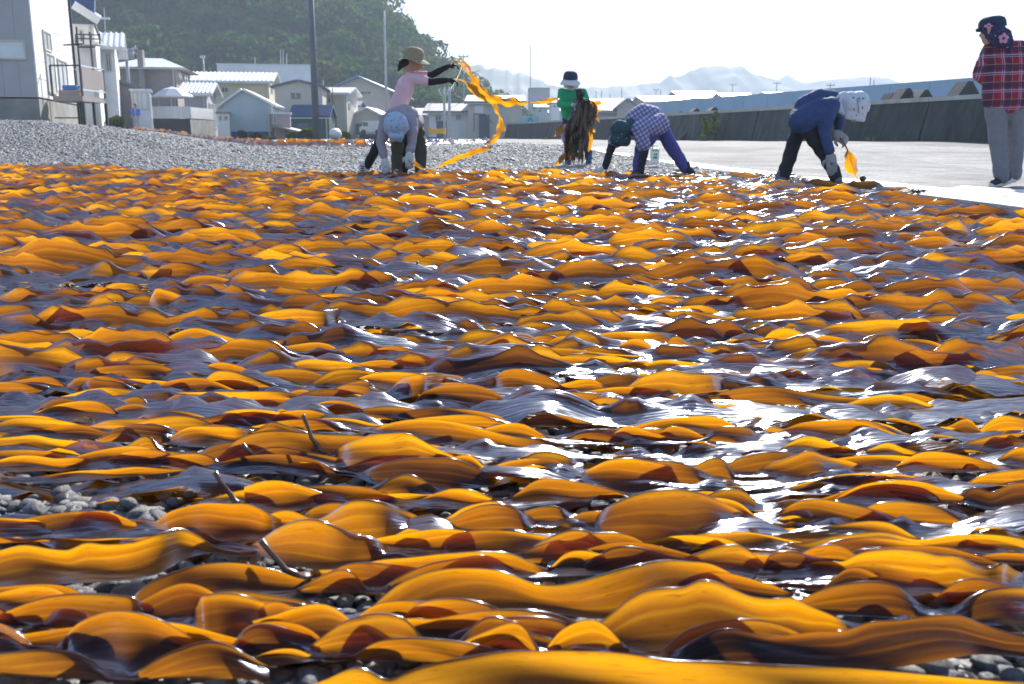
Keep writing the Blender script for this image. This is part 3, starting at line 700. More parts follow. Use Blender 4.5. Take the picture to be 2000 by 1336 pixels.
nv = np.concatenate([KPOLY[i][0] for i in near_idx]); no = np.cumsum([0] + [len(KPOLY[i][0]) for i in near_idx[:-1]])
nfc = np.concatenate([KPOLY[i][1] + o for i, o in zip(near_idx, no)])
bvh = BVHTree.FromPolygons([tuple(v) for v in nv.tolist()], [tuple(f) for f in nfc.tolist()])
S = []        # x, y, z, size
def scatter(px0, px1, y0, y1, size, cover):
    """cover ~ stones per own footprint"""
    hw0, hw1 = (px0 - 1000) / FPX, (px1 - 1000) / FPX
    area = (hw1 - hw0) * (y1 * y1 - y0 * y0) / 2
    n = int(area / (size * size) * cover)
    yy = np.sqrt(npr.uniform(y0 * y0, y1 * y1, n)); xx = yy * npr.uniform(hw0, hw1, n)
    sz = size * npr.lognormal(0, .3, n)
    zz = terr(xx, yy) + (sz * npr.uniform(-.12, .22, n) if y0 > 3 else -sz * .27 + npr.uniform(0, .014, n))
    S.append(np.stack([xx, yy, zz, sz], -1))
scatter(-150, 2150, .55, 1.6, .026, 2.2)
scatter(-80, 2080, 1.6, 3.5, .032, 1.7)
scatter(-60, 2060, 3.5, 8, .04, .9)
scatter(-60, 2060, 8, 13, .05, .9)
scatter(-60, 1500, 13, 20, .038, 1.9)
scatter(-60, 1250, 20, 34, .05, 1.7)
S = np.concatenate(S)
# no stones on the apron
exv = np.interp(S[:, 1], [e[1] for e in EDGE], [e[0] for e in EDGE])
S = S[(S[:, 0] < exv - .02) | (npr.random(len(S)) < .02 * np.exp(-(S[:, 0] - exv) * .8))]
# the stones that can be seen one by one
cand = np.where((S[:, 1] < 3.3) & (np.abs(S[:, 0]) < S[:, 1] * 1010 / FPX))[0]
eye = Vector((0, 0, EYE)); seen = []
for i in cand:
    x, y_, z, sz = S[i]; d = Vector((x, y_, z + sz * .25)) - eye; L = d.length
    if (1000 * 0 + 269 + EYE * FPX / y_) > 1420: continue
    hit = bvh.ray_cast(eye, d / L, L)
    if hit[0] is None: seen.append((sz / L, i))
seen.sort(reverse=True); pick = [i for _, i in seen[:300]]
for n_, i in enumerate(pick):
    x, y_, z, sz = S[i]
    o = bpy.data.objects.new('stone', ROCKS[n_ % 6]); COL.objects.link(o); o.parent = beach
    o.location = (x, y_, z); o.scale = (sz * 1.15,) * 3
    o.rotation_euler = (rnd.uniform(-.4, .4), rnd.uniform(-.4, .4), rnd.uniform(0, 6.28))
keep = np.ones(len(S), bool); keep[pick] = False; S = S[keep]
print('STONES', len(S), 'picked', len(pick), 'blades', nb, 'rows', len(rows))
rc = bpy.data.collections.new('stone_shapes')
for k, m in enumerate(ROCKS):
    rc.objects.link(bpy.data.objects.new('stone_shape_%d' % k, m))
Sall = S
def gravel_obj(oname, S, rc, glabel):
  pm = bpy.data.meshes.new('gravel'); pm.vertices.add(len(S)); pm.vertices.foreach_set('co', S[:, :3].astype(np.float32).ravel())
  a = pm.attributes.new('rot', 'FLOAT_VECTOR', 'POINT'); a.data.foreach_set('vector', np.stack([npr.uniform(-.45, .45, len(S)), npr.uniform(-.45, .45, len(S)), npr.uniform(0, 6.28, len(S))], -1).astype(np.float32).ravel())
  a = pm.attributes.new('siz', 'FLOAT', 'POINT'); a.data.foreach_set('value', (S[:, 3] * 1.15).astype(np.float32))
  a = pm.attributes.new('pick', 'INT', 'POINT'); a.data.foreach_set('value', npr.integers(0, 9, len(S)).astype(np.int32))
  gravel = bpy.data.objects.new(oname, pm); COL.objects.link(gravel)
  tag(gravel, glabel, 'gravel', kind='stuff')
  gn_inst(gravel, rc)
def gn_inst(ob, coll):
    ng = bpy.data.node_groups.new('scatter_' + ob.name, 'GeometryNodeTree')
    ng.interface.new_socket('Geometry', in_out='INPUT', socket_type='NodeSocketGeometry')
    ng.interface.new_socket('Geometry', in_out='OUTPUT', socket_type='NodeSocketGeometry')
    N = ng.nodes; gi = N.new('NodeGroupInput'); go = N.new('NodeGroupOutput')
    ci = N.new('GeometryNodeCollectionInfo'); ci.inputs['Collection'].default_value = coll
    ci.inputs['Separate Children'].default_value = True; ci.inputs['Reset Children'].default_value = True
    ip = N.new('GeometryNodeInstanceOnPoints')
    def at_(nm, ty):
        q = N.new('GeometryNodeInputNamedAttribute'); q.data_type = ty; q.inputs['Name'].default_value = nm; return q.outputs['Attribute']
    ng.links.new(gi.outputs[0], ip.inputs['Points']); ng.links.new(ci.outputs[0], ip.inputs['Instance'])
    ip.inputs['Pick Instance'].default_value = True
    ng.links.new(at_('pick', 'INT'), ip.inputs['Instance Index'])
    e2r = N.new('FunctionNodeEulerToRotation'); ng.links.new(at_('rot', 'FLOAT_VECTOR'), e2r.inputs[0])
    ng.links.new(e2r.outputs[0], ip.inputs['Rotation'])
    ng.links.new(at_('siz', 'FLOAT'), ip.inputs['Scale'])
    ng.links.new(ip.outputs[0], go.inputs[0])
    md = ob.modifiers.new('scatter', 'NODES'); md.node_group = ng

M_stone2 = M_stone.copy(); M_stone2.name = 'pale_stone'  # copy of the stone material with paler, rougher stones for the bank
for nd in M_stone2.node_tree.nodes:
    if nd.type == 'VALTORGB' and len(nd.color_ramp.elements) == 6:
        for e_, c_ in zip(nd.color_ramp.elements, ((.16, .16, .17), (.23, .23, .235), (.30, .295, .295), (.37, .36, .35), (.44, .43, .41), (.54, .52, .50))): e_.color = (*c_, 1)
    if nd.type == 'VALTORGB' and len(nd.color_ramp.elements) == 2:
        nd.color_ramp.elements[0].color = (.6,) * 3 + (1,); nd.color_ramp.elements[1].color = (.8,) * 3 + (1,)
rc2 = bpy.data.collections.new('pale_stone_shapes')
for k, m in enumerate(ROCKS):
    m2 = m.copy(); m2.materials.clear(); m2.materials.append(M_stone2); rc2.objects.link(bpy.data.objects.new('pale_stone_shape_%d' % k, m2))
gravel_obj('gravel', Sall[Sall[:, 1] < 12.0], rc, 'dark pebbles under the kelp')
gravel_obj('gravel_bank', Sall[Sall[:, 1] >= 12.0], rc2, 'pale grey pebble bank beyond the kelp')
# ------------------------------------------------------------------ sea wall
M_wall = NT('sea_wall_concrete'); t = M_wall; co = t.coord('Object')
mpw = t.n('Mapping'); mpw.inputs['Scale'].default_value = (1.6, 1.6, .35); mpw.inputs['Rotation'].default_value = (0, .45, .2); t.l(co, mpw.inputs[0])
st = t.noise(mpw.outputs[0], 1.5, 7, .7, .4)
oiw = t.n('ObjectInfo').outputs['Random']
c = t.ramp(st, [(.3, (.02, .024, .028)), (.5, (.05, .056, .058)), (.72, (.11, .12, .105))])
t.l(t.mix(1.0, c, t.ramp(oiw, [(0, (.65, .65, .66)), (1, (1.35, 1.35, 1.3))]), 'MULTIPLY'), t.bsdf.inputs['Base Color']); t.bsdf.inputs['Roughness'].default_value = .85
t.bump(t.noise(co, 9, 6), .5, .05); M_wall = t.m
M_cope = simple('coping_concrete', (.42, .42, .40), .8, .25, 2, bump=.3)
M_conc = simple('weathered_concrete', (.26, .26, .25), .85, .3, 1.2, bump=.3, grime=.5)
M_concd = simple('dark_concrete', (.06, .065, .07), .85, .3, 1.0, bump=.3, grime=.4)
sw = empty('sea_wall', (WALLA.x, WALLA.y, 0))
tag(sw, 'long dark stained concrete sea wall with a pale top', 'sea wall')
dw = (WALLB - WALLA).normalized(); nw = Vector((-dw.y, dw.x, 0))      # towards the sea
if nw.x < 0: nw = -nw
Lw = (WALLB - WALLA).length; ns_ = 20; ztop = 1.50
for k in range(ns_):
    a = WALLA + dw * (Lw * k / ns_ + .03); b = WALLA + dw * (Lw * (k + 1) / ns_ - .03)
    zb = min(tz(a.x, a.y), tz(b.x, b.y)) - .4; j = rnd.uniform(0, .02)
    M_ = MB(); f0 = -.22
    # battered face towards the land
    A = [a + nw * f0 + Vector((0, 0, zb)), a + nw * (.12 + j) + Vector((0, 0, ztop - .1)), a + nw * .55 + Vector((0, 0, ztop - .1)), a + nw * .7 + Vector((0, 0, zb))]
    M_.prism(A, b - a); o = M_.build('wall_section', M_wall, sw)
    C = [a + nw * (.09 + j) + Vector((0, 0, ztop - .098)), a + nw * (.09 + j) + Vector((0, 0, ztop + .01 + j)), a + nw * .58 + Vector((0, 0, ztop + .01 + j)), a + nw * .58 + Vector((0, 0, ztop - .098))]
    MB().prism(C, b - a).build('coping', M_cope, o)
bake_parent(sw)

# wave-breaking blocks standing behind the wall
def wave_block(px, ytop, wpx, lab):
    s_ = (px - 1000) / FPX
    # where the sight line crosses the wall, then a few metres behind
    y = 20.0
    while wallx(y) > s_ * y - 0 and y < 115: y += .2
    Y = y + 3.2; c = at(px, ytop, Y); w = wpx / FPX * Y; h = c.z + 1.02
    hw = w * .42; hv = max(.12, c.z - 1.5); sl = (hw * .76) / hv; bot = hw * .24 + sl * (h) * .85; z0 = -.9
    m = MB()
    prof = [(-bot, z0), (-hw * .18, h - .9), (hw * .18, h - .9), (bot, z0)]
    m.prism([Vector((x, -.3, z)) for x, z in prof], (0, .6, 0))
    o = m.build('wave_block', M_concd); o.location = (c.x, Y, 0); o.rotation_euler = (0, 0, .12)
    tag(o, lab, 'wave block', 'concrete wave blocks behind the sea wall')
for a in [(1301, 226, 13, 'small grey wave block peeping over the wall right of the checked-shirt worker'),
          (1326, 223, 14, 'second small wave block over the wall before the tall weeds'),
          (1357, 217, 19, 'wave block just left of the tall weeds at the wall'),
          (1392, 215, 21, 'wave block above the tall weeds at the wall'),
          (1737, 190, 26, 'wave block just right of the floral cap, leftmost of three close together'),
          (1765, 181, 46, 'tall wave block, middle of the three close together'),
          (1799, 184, 40, 'wave block, rightmost of the three close together'),
          (1883, 168, 60, 'largest wave block beside the plaid shirt')]:
    wave_block(*a)

# ------------------------------------------------------------------ houses
M_glass = simple('window_glass', (.10, .12, .15), .08, .1, 1); M_pale = simple('pale_pane', (.62, .67, .72), .15, .1, 1)
M_white = simple('white_siding', (.80, .80, .80), .6, .08, .8, grime=.25); M_grey = simple('grey_siding', (.40, .395, .43), .7, .08, .8, grime=.2)
M_brown = simple('taupe_siding', (.34, .29, .28), .75, .1, .8); M_cream = simple('cream_siding', (.62, .57, .40), .7, .08, .6, grime=.2)
M_beige = simple('beige_siding', (.56, .51, .45), .75, .08, .6, grime=.2); M_bluew = simple('pale_blue_siding', (.48, .57, .62), .7, .08, .6, grime=.2)
M_slate = simple('slate_roof', (.10, .12, .16), .5, .2, 2); M_wroof = simple('pale_metal_roof', (.75, .76, .78), .35, .12, 2, grime=.3)
M_broof = simple('blue_metal_roof', (.12, .24, .46), .4, .15, 2); M_rroof = simple('rusty_roof', (.28, .24, .23), .6, .3, 2)
M_navy = simple('navy_cladding', (.05, .09, .20), .6, .15, 1); M_dgreen = simple('green_cladding', (.035, .10, .09), .7, .2, 1)
M_frame = simple('window_frame', (.55, .52, .46), .5, .06, 2); M_dark = simple('dark_metal', (.035, .035, .04), .5, .2, 3)
M_pole = simple('pole_concrete', (.16, .17, .20), .8, .15, 1); M_steel = simple('galvanised_steel', (.42, .43, .45), .45, .15, 3)
M_fascia = simple('white_fascia', (.7, .7, .7), .5, .06, 2)
M_pink = simple('pinkish_siding', (.45, .37, .38), .7, .1, .8); M_lilac = simple('grey_lilac_roof', (.27, .27, .31), .6, .1, .8)
M_teal = simple('teal_board', (.25, .50, .52), .6, .08, 1)

def window(root, X0, X1, Yp, z0, z1, side=False, mull=1, pane=None):
    """frame + panes proud of a wall facing -Y (side: facing +X at x=Yp, X0..X1 run along Y)"""
    f = .06; fr = MB(); pn = MB()
    def bx(mb, a0, a1, zz0, zz1, d0, d1):
        c = ((a0 + a1) / 2, Yp - (d0 + d1) / 2, (zz0 + zz1) / 2); s = (a1 - a0, d1 - d0, zz1 - zz0)
        if side: c = (Yp + (d0 + d1) / 2, c[0], c[2]); s = (s[1], s[0], s[2])
        mb.box(c, s)
    bx(fr, X0, X1, z1 - f, z1, -.02, .06); bx(fr, X0, X1, z0, z0 + f, -.02, .07)
    for k in range(mull + 2):
        u = X0 + (X1 - X0 - f) * k / (mull + 1); bx(fr, u, u + f, z0 + f, z1 - f, -.02, .055)
    w = fr.build('window', M_frame, root)
    for k in range(mull + 1):
        a = X0 + (X1 - X0 - f) * k / (mull + 1) + f; b = X0 + (X1 - X0 - f) * (k + 1) / (mull + 1)
        m = MB(); c = ((a + b) / 2, Yp - .015, (z0 + z1) / 2); s = (b - a, .02, z1 - z0 - 2 * f)
        if side: c = (Yp + .015, c[0], c[2]); s = (s[1], s[0], s[2])
        m.box(c, s); m.build('pane', pane or M_glass, w)
    return w

def slab(mb, pts, th=.14):
    p = [Vector(q) for q in pts]; n = (p[1] - p[0]).cross(p[2] - p[0]).normalized()
    if n.z < 0: n = -n
    mb.prism(p, n * th)

def house(name, label, cat, px0, px1, yb, ye, Y, dep, wall, roof, style='flat', yr=None, over=.35, wins=(), swins=(), group=None, yl=None, ribs=0, base=None, pane=None, apex=.5, yaw=None):
    P0, P1 = at(px0, ye, Y), at(px1, ye, Y); X0, X1 = P0.x, P1.x; ze = P0.z
    zb = min(at(px0, yb, Y).z, tz(X0, Y)) - .3
    root = empty(name, ((X0 + X1) / 2, Y, max(zb, -1)))
    tag(root, label, cat, group)
    w = MB(); r = MB(); YB = Y + dep
    if style == 'flat':
        w.box(((X0 + X1) / 2, Y + dep / 2, (zb + ze) / 2), (X1 - X0, dep, ze - zb))
        r.box(((X0 + X1) / 2, Y + dep / 2, ze + .06), (X1 - X0 + .16, dep + .16, .12))
    elif style == 'front':                      # gable faces us
        xa = X0 + (X1 - X0) * apex; zr = at(px0, yr, Y).z
        w.prism([(X0, Y, zb), (X1, Y, zb), (X1, Y, ze), (xa, Y, zr), (X0, Y, ze)], (0, dep, 0))
        m = (zr - ze) / (xa - X0); m2 = (zr - ze) / (X1 - xa)
        slab(r, [(X0 - over, Y - over, ze - m * over + .01), (xa, Y - over, zr + .01), (xa, YB + over, zr + .01), (X0 - over, YB + over, ze - m * over + .01)])
        slab(r, [(xa, Y - over, zr + .012), (X1 + over, Y - over, ze - m2 * over + .012), (X1 + over, YB + over, ze - m2 * over + .012), (xa, YB + over, zr + .012)])
    elif style in ('side', 'hip'):              # ridge runs left-right
        zr = at(px0, yr, Y + dep / 2).z; Ym = Y + dep / 2; ins = 0 if style == 'side' else (X1 - X0) * .33
        w.box(((X0 + X1) / 2, Ym, (zb + ze) / 2), (X1 - X0, dep, ze - zb))
        if style == 'side':
            w.prism([(X0 + .002, Y, ze), (X0 + .002, YB, ze), (X0 + .002, Ym, zr)], (X1 - X0 - .004, 0, 0))
            slab(r, [(X0 - over, Y - over, ze - .05), (X1 + over, Y - over, ze - .05), (X1 + over, Ym, zr), (X0 - over, Ym, zr)])
            slab(r, [(X0 - over, YB + over, ze - .05), (X0 - over, Ym, zr + .002), (X1 + over, Ym, zr + .002), (X1 + over, YB + over, ze - .05)])
            for k in range(ribs):
                xk = X0 - over + (X1 - X0 + 2 * over) * (k + .5) / ribs
                r.bar((xk, Y - over, ze + .12), (xk, Ym, zr + .17), .09, .07)
        else:
            q = [(X0 - over, Y - over, ze), (X1 + over, Y - over, ze), (X1 + over, YB + over, ze), (X0 - over, YB + over, ze)]
            a, b = (X0 + ins, Ym, zr), (X1 - ins, Ym, zr)
            r.poly([q[0], q[1], b, a]); r.poly([q[1], q[2], b]); r.poly([q[2], q[3], a, b]); r.poly([q[3], q[0], a]); r.poly(q[::-1])
    elif style == 'shed':                       # slopes down left to right
        zl = at(px0, yl, Y).z
        w.prism([(X0, Y, zb), (X1, Y, zb), (X1, Y, ze), (X0, Y, zl)], (0, dep, 0))
        m = (zl - ze) / (X1 - X0)
        slab(r, [(X0 - over, Y - over, zl + m * over), (X1 + over, Y - over, ze - m * over), (X1 + over, YB + over, ze - m * over), (X0 - over, YB + over, zl + m * over)])
    w.build('wall', wall, root); ro = r.build('roof', roof, root)
    if px1 - px0 > 40:
        MB().box((X1 - .18, Y - .05, (zb + ze) / 2), (.09, .08, ze - zb)).build('downpipe', M_frame, root)
        if style in ('side', 'hip'): MB().box(((X0 + X1) / 2, Y - over - .06, ze - .10), (X1 - X0 + 2 * over, .11, .09)).build('gutter', M_frame, ro)
        if style != 'flat' and base is None:
            xd = X0 + (X1 - X0) * .3; dz_ = min(2.0, (ze - zb) * .6)
            MB().box((xd, Y - .03, zb + .3 + dz_ / 2), (.85, .06, dz_)).build('door', M_slate, root)
    if base is not None:
        zz = at(px0, base[0], Y).z
        MB().box(((X0 + X1) / 2, Y + dep / 2, (zb + zz) / 2), (X1 - X0 + .08, dep + .08, zz - zb)).build('foundation', base[1], root)
    for wv in wins:
        a, b, y0, y1 = wv[:4]
        A, B = at(a, y0, Y), at(b, y1, Y)
        window(root, A.x, B.x, Y, B.z, A.z, mull=wv[4] if len(wv) > 4 else 1, pane=pane)
    for (d0, d1, y0, y1) in swins:              # on the right-hand wall
        A, B = at(0, y0, Y), at(0, y1, Y)
        window(root, Y + d0, Y + d1, X1, B.z, A.z, side=True, mull=1, pane=M_pale)
    bake_parent(root)
    xm_ = (X0 + X1) / 2
    if px1 < 640: root.rotation_euler = (0, 0, math.atan2(-xm_, Y) * (.55 if swins or style == 'front' else .9) if yaw is None else yaw)
    return root

# --- the tall pale building at the left edge with its deck
C0 = at(70, 150, 34); C0.z = 0; ya = math.radians(15)
bd = empty('seaside_house', (C0.x, C0.y, 0), ya)
tag(bd, 'tall pale house with shaded grey front and sunlit panelled side at the left edge', 'house')
LB = lambda x, y, z: (x, y, z)
zf = at(70, 190, 34).z; zg = .5; zt = 7.5
# local frame: +X along the front to the right (corner at origin), +Y back
MB().box((-5, 4.2, (zf + zt) / 2), (10, 8.4, zt - zf)).build('wall', M_white, bd)
fr_ = MB()
for k in range(20): fr_.box((-.252 - k * .5, -.012, (zf + zt) / 2), (.496, .02, zt - zf - .01))
# front boards, the front's shade put into their grey: each its own piece
fr_.bm.free()
for k in range(20):
    MB().box((-.252 - k * .5, -.012, (zf + zt) / 2), (.490, .024, zt - zf - .02)).build('cladding_board', M_grey, bd)
for k in range(9):
    for j in range(2):
        z0 = zf + .02 + k * .62
        MB().box((.014, 2.12 + j * 4.2, z0 + .3), (.028, 4.16, .60)).build('panel', M_white, bd)
MB().box((-5, 4.2, (zf - .9) / 2 + .2), (10.06, 8.46, zf + .25 + .0 - .2 + .35)).build('foundation', M_conc, bd)
window(bd, -2.35, -.22, -.024, 2.98, 3.62, mull=1, pane=M_pale)
def side_win(y0, y1, z0, z1, ml=1): return window(bd, y0, y1, .028, z0, z1, side=True, mull=ml, pane=M_pale)
side_win(1.7, 3.1, 3.45, 4.15); side_win(1.75, 3.4, 1.98, 3.4); side_win(4.1, 6.0, 1.98, 3.35); side_win(3.8, 5.0, 5.6, 6.4)
MB().box((.06, 8.0, 4.2), (.10, .10, 6.6)).build('drainpipe', M_dark, bd)
MB().tube([(-1.0, -.03, 4.92), (-1.0, -.16, 4.92)], .055, 10).build('vent_pipe', M_dark, bd)
MB().bar((-1.55, -.15, .85), (-1.45, -.12, 1.3), .07).build('downpipe', M_dark, bd)
# steel deck on posts beside it
zd = at(100, 187, 35).z; zr_ = at(100, 127, 35).z
A_, B_, C_ = at(103, 187, 35.2), at(161, 187, 35.2), at(205, 187, 37.4); D_ = A_ + (C_ - B_)
for v in (A_, B_, C_, D_): v.z = zd
dk = empty('deck', (B_.x, B_.y, .9)); tag(dk, 'raised steel deck with rails and a grey screen beside the tall pale house', 'deck')
MB().prism([A_ - Vector((0, 0, .18)), B_ - Vector((0, 0, .18)), C_ - Vector((0, 0, .18)), D_ - Vector((0, 0, .18))], (0, 0, .18)).build('floor', M_brown, dk)
up = lambda p, z: Vector((p.x, p.y, z))
def lerp(a, b, u): return a + (b - a) * u
for a, b, n in ((A_, B_, 1), (B_, C_, 0), (D_, C_, 2)):
    MB().bar(up(a, zr_), up(b, zr_), .05).build('rail', M_dark if n == 1 else M_fascia, dk)
for p in (A_, B_, C_, D_): MB().box((p.x, p.y, (zd + zr_) / 2), (.06, .06, zr_ - zd)).build('rail_post', M_dark, dk)
s0, s1 = lerp(B_, C_, .04), lerp(B_, C_, .97)
MB().prism([up(s0, zd + .28), up(s1, zd + .28), up(s1, zr_ - .08), up(s0, zr_ - .08)], (.03, -.02, 0)).build('screen', M_brown, dk)
MB().bar(up(B_, zd + .22), up(C_, zd + .22), .06).build('rail', M_fascia, dk)
for u, z in ((0, .75), (.45, .8), (1, .8)):
    p = lerp(B_, C_, u); MB().box((p.x, p.y, (zd - .18 + .6) / 2), (.09, .09, zd - .18 - .6)).build('post', M_dark, dk)
for u in (.25, .7):
    p = lerp(A_, B_, u) + Vector((0, 1.6, 0)); MB().box((p.x, p.y, (zd - .18 + .5) / 2), (.06, .06, zd - .18 - .5)).build('post', M_dark, dk)
MB().bar(up(A_, zd - .75), up(B_, zd - .75), .04).build('brace', M_dark, dk)
for p, q in ((B_, .85), (lerp(B_, C_, .55), .8)):
    MB().box((p.x, p.y, zd + .95 + q / 2), (.05, .05, 1.9 + q - .85)).build('mast', M_dark, dk)
MB().bar(at(124, 88, 35.2), at(161, 86, 35.2), .05).build('crossbar', M_dark, dk); MB().bar(at(152, 92, 36), at(186, 92, 36.4), .05).build('crossbar', M_dark, dk)
bake_parent(dk)
bxp = at(139, 170, 36.2); tb = MB().box((bxp.x, bxp.y, zd + .12), (.75, .5, .24), bev=.03).build('storage_tub', M_brown); tag(tb, 'brown tub standing on the raised deck', 'tub')
bb = MB().box((bxp.x, bxp.y, zd + .33), (.5, .38, .17), bev=.03).build('blue_box', simple('blue_plastic', (.02, .16, .5), .4, .1, 3)); tag(bb, 'bright blue box in the brown tub on the deck', 'box')

house('white_house', 'white house with dark roof and upper balcony right behind the tall pale house', 'house', 138, 181, 245, 47, 45, 7, M_white, M_slate, 'flat', wins=[(154, 164, 58, 83, 0)], over=.8)
hb = empty('balcony', at(170, 84, 44.4)); tag(hb, 'small balcony with dark railing on the white house behind the deck', 'balcony')
MB().box(at(172, 86, 44.5), (1.25, 1.0, .12)).build('floor', M_white, hb)
for yy_ in (67, 75): MB().bar(at(148, yy_, 44), at(195, yy_ + 1.5, 44), .05).build('rail', M_dark, hb)
for p_ in (148, 163, 178, 195): MB().bar(at(p_, 66, 44), at(p_, 86, 44), .05).build('baluster', M_dark, hb)
bake_parent(hb)
eave = MB(); slab(eave, [at(139, 16, 44.0), at(190, 48, 44.0), at(190, 44, 47), at(139, 12, 47)], .35); o = eave.build('porch_roof', M_fascia); tag(o, 'white sloping eave board of the white house behind the deck', 'eave')
e2 = MB(); slab(e2, [at(140, 1, 44.6), at(187, 1, 44.6), at(186, 34, 44.2), at(140, 15, 44.2)], .15); o = e2.build('dark_roof', M_navy); tag(o, 'dark underside of the roof above the white eave', 'roof')
house('gabled_house', 'white gabled house with striped metal roof beside the utility transformer', 'house', 197, 222, 245, 96, 52, 6, M_white, M_wroof, 'side', yr=70, ribs=6, wins=[(205, 219, 103, 140, 1)], over=.5)
house('low_house', 'low pinkish house with a dark sloping roof left of the parasol', 'house', 203, 262, 250, 172, 56, 6, M_pink, M_slate, 'shed', yl=149)
house('sunroom', 'glass sunroom built against the low pinkish house', 'sunroom', 256, 291, 245, 178, 55.5, 3, M_pale, M_pale, 'flat', wins=[(258, 271, 180, 214, 0), (274, 289, 180, 214, 0)], pane=M_pale)
house('chimney_house', 'taupe house with pale hipped roof and tall chimney', 'house', 222, 340, 250, 132, 70, 8, M_brown, M_wroof, 'hip', yr=114, over=.7, wins=[], swins=[(1.2, 3.0, 138, 152), (4.2, 6.6, 138, 170)])
ch = at(274, 98, 69.6); o = MB().box((ch.x, ch.y, ch.z - 2.0), (.38, .38, 4.0)).build('chimney', M_brown); tag(o, 'slim taupe chimney standing before the pale hipped roof', 'chimney')
# terrace with glass fence and parasol
ta, tb_ = at(272, 232, 61), at(371, 232, 61); zT = ta.z
tr_ = empty('terrace', ((ta.x + tb_.x) / 2, 62, .5)); tag(tr_, 'concrete terrace with glass fence under the white parasol', 'terrace')
MB().box(((ta.x + tb_.x) / 2, 63.5, zT / 2), (tb_.x - ta.x, 5, zT)).build('retaining_wall', M_concd, tr_)
MB().box((tb_.x + .013, 63.5, zT / 2), (.02, 5, zT - .02)).build('lit_side_face', M_cope, tr_)  # pale sheet: sunlight on this side of the wall put into the colour
for k in range(6):
    xa_ = ta.x + (tb_.x - ta.x) * k / 6; MB().box((xa_ + .26, 61.05, zT + .38), (.50, .03, .72)).build('glass_panel', M_pale, tr_)
MB().box((tb_.x + .02, 63.4, zT + .36), (.05, 4.6, .68)).build('side_panel', M_white, tr_)
bake_parent(tr_)
pc = at(337, 188, 63); pr = empty('parasol', (pc.x, pc.y, zT)); tag(pr, 'white garden parasol on the concrete terrace', 'parasol')
m = MB(); n_ = 8; rr_ = 1.33; apx = Vector((pc.x, pc.y, at(337, 169, 63).z)); rim = [Vector((pc.x + rr_ * math.cos(k * math.tau / n_), pc.y + rr_ * math.sin(k * math.tau / n_), pc.z)) for k in range(n_)]
mid_ = [apx.lerp(q, .45) + Vector((0, 0, .1)) for q in rim]
for k in range(n_):
    m.poly([apx, mid_[k], mid_[(k + 1) % n_]]); m.poly([mid_[k], rim[k], rim[(k + 1) % n_], mid_[(k + 1) % n_]]); m.poly([rim[k], rim[k] - Vector((0, 0, .1)), rim[(k + 1) % n_] - Vector((0, 0, .1)), rim[(k + 1) % n_]])
m.build('canopy', M_fascia, pr); MB().tube([(pc.x - .1, pc.y, zT), (pc.x - .1, pc.y, apx.z)], .035).build('pole', M_fascia, pr); MB().tube([(pc.x - .9, pc.y, zT), (pc.x - .9, pc.y, pc.z)], .03).build('pole', M_fascia, pr)
bake_parent(pr)
house('grey_house', 'narrow grey house with striped white roof right of the parasol', 'house', 360, 402, 276, 184, 66, 5, M_grey, M_wroof, 'side', yr=166, ribs=9, swins=[(.8, 2.0, 200, 250), (2.8, 4.4, 200, 250)], over=.45)
house('cream_building', 'long cream building with bright white roof below the white block', 'building', 338, 522, 262, 160, 88, 9, M_cream, M_wroof, 'side', yr=144, wins=[(432, 446, 170, 181, 1), (382, 396, 170, 181, 1)], swins=[(2, 4, 166, 178)], ribs=24, over=.5)
house('white_block', 'large plain white block building under the wooded hill', 'building', 427, 614, 262, 127, 125, 14, M_white, M_fascia, 'flat')
for p_, y_ in ((498, 112), (548, 96), (553, 96), (560, 104)):
    o = MB().bar(at(p_, y_, 126), at(p_, 128, 126), .09).build('roof_mast', M_steel); tag(o, f'thin mast on the roof of the white block, {"lowest" if y_ == 112 else "shorter one right of the pair" if y_ == 104 else "left of the tall pair" if p_ == 548 else "right of the tall pair"}', 'mast', 'masts on the white block roof')
house('gable_house', 'pale blue-grey gabled house with blank front wall and dark base', 'house', 436, 529, 276, 205, 62, 5.5, M_bluew, M_wroof, 'front', yr=177, over=.3, base=(257, M_navy), apex=.42, swins=[(1.0, 1.9, 208, 216)])
house('annex', 'small pale annex with tiny white roof on the side of the blue-grey gabled house', 'annex', 531, 566, 262, 223, 61, 2.2, M_pink, M_wroof, 'flat', wins=[(534, 541, 225, 243, 0)])
o = MB(); slab(o, [at(530, 247, 60), at(596, 262, 60), at(596, 258, 63), at(530, 243, 63)], .1); o = o.build('lean_to_roof', M_rroof); tag(o, 'rusty sloping lean-to roof beside the blue-grey gabled house', 'roof')
for p_ in (534, 560, 592): 
    o = MB().bar(at(p_, 250, 60.3), at(p_, 278, 60.3), .1).build('prop', M_dark); tag(o, f'dark prop under the {"left end" if p_ == 534 else "middle" if p_ == 560 else "right end"} of the lean-to roof', 'prop', 'props under the lean-to roof')
house('porch', 'little porch with a dark red roof left of the blue-grey gabled house', 'porch', 424, 447, 276, 222, 60, 2, M_white, M_rroof, 'flat', wins=[(427, 434, 226, 235, 0), (437, 445, 226, 235, 0)])
house('arched_roof_house', 'cream house with low dark gable behind the big utility pole', 'house', 537, 628, 270, 170, 76, 9, M_beige, M_slate, 'front', yr=159, over=.3, wins=[(567, 589, 180, 195, 1)])
house('navy_lean_to', 'dark navy lean-to with green wall behind the big utility pole', 'shed', 569, 642, 270, 228, 74, 2.5, M_dgreen, M_navy, 'side', yr=208, over=.15)
house('narrow_house', 'narrow cream house with flat white roof right of the big pole', 'house', 632, 676, 268, 183, 82, 6, M_beige, M_wroof, 'side', yr=174, wins=[(640, 647, 190, 202, 0)], swins=[(1, 2, 200, 210)])
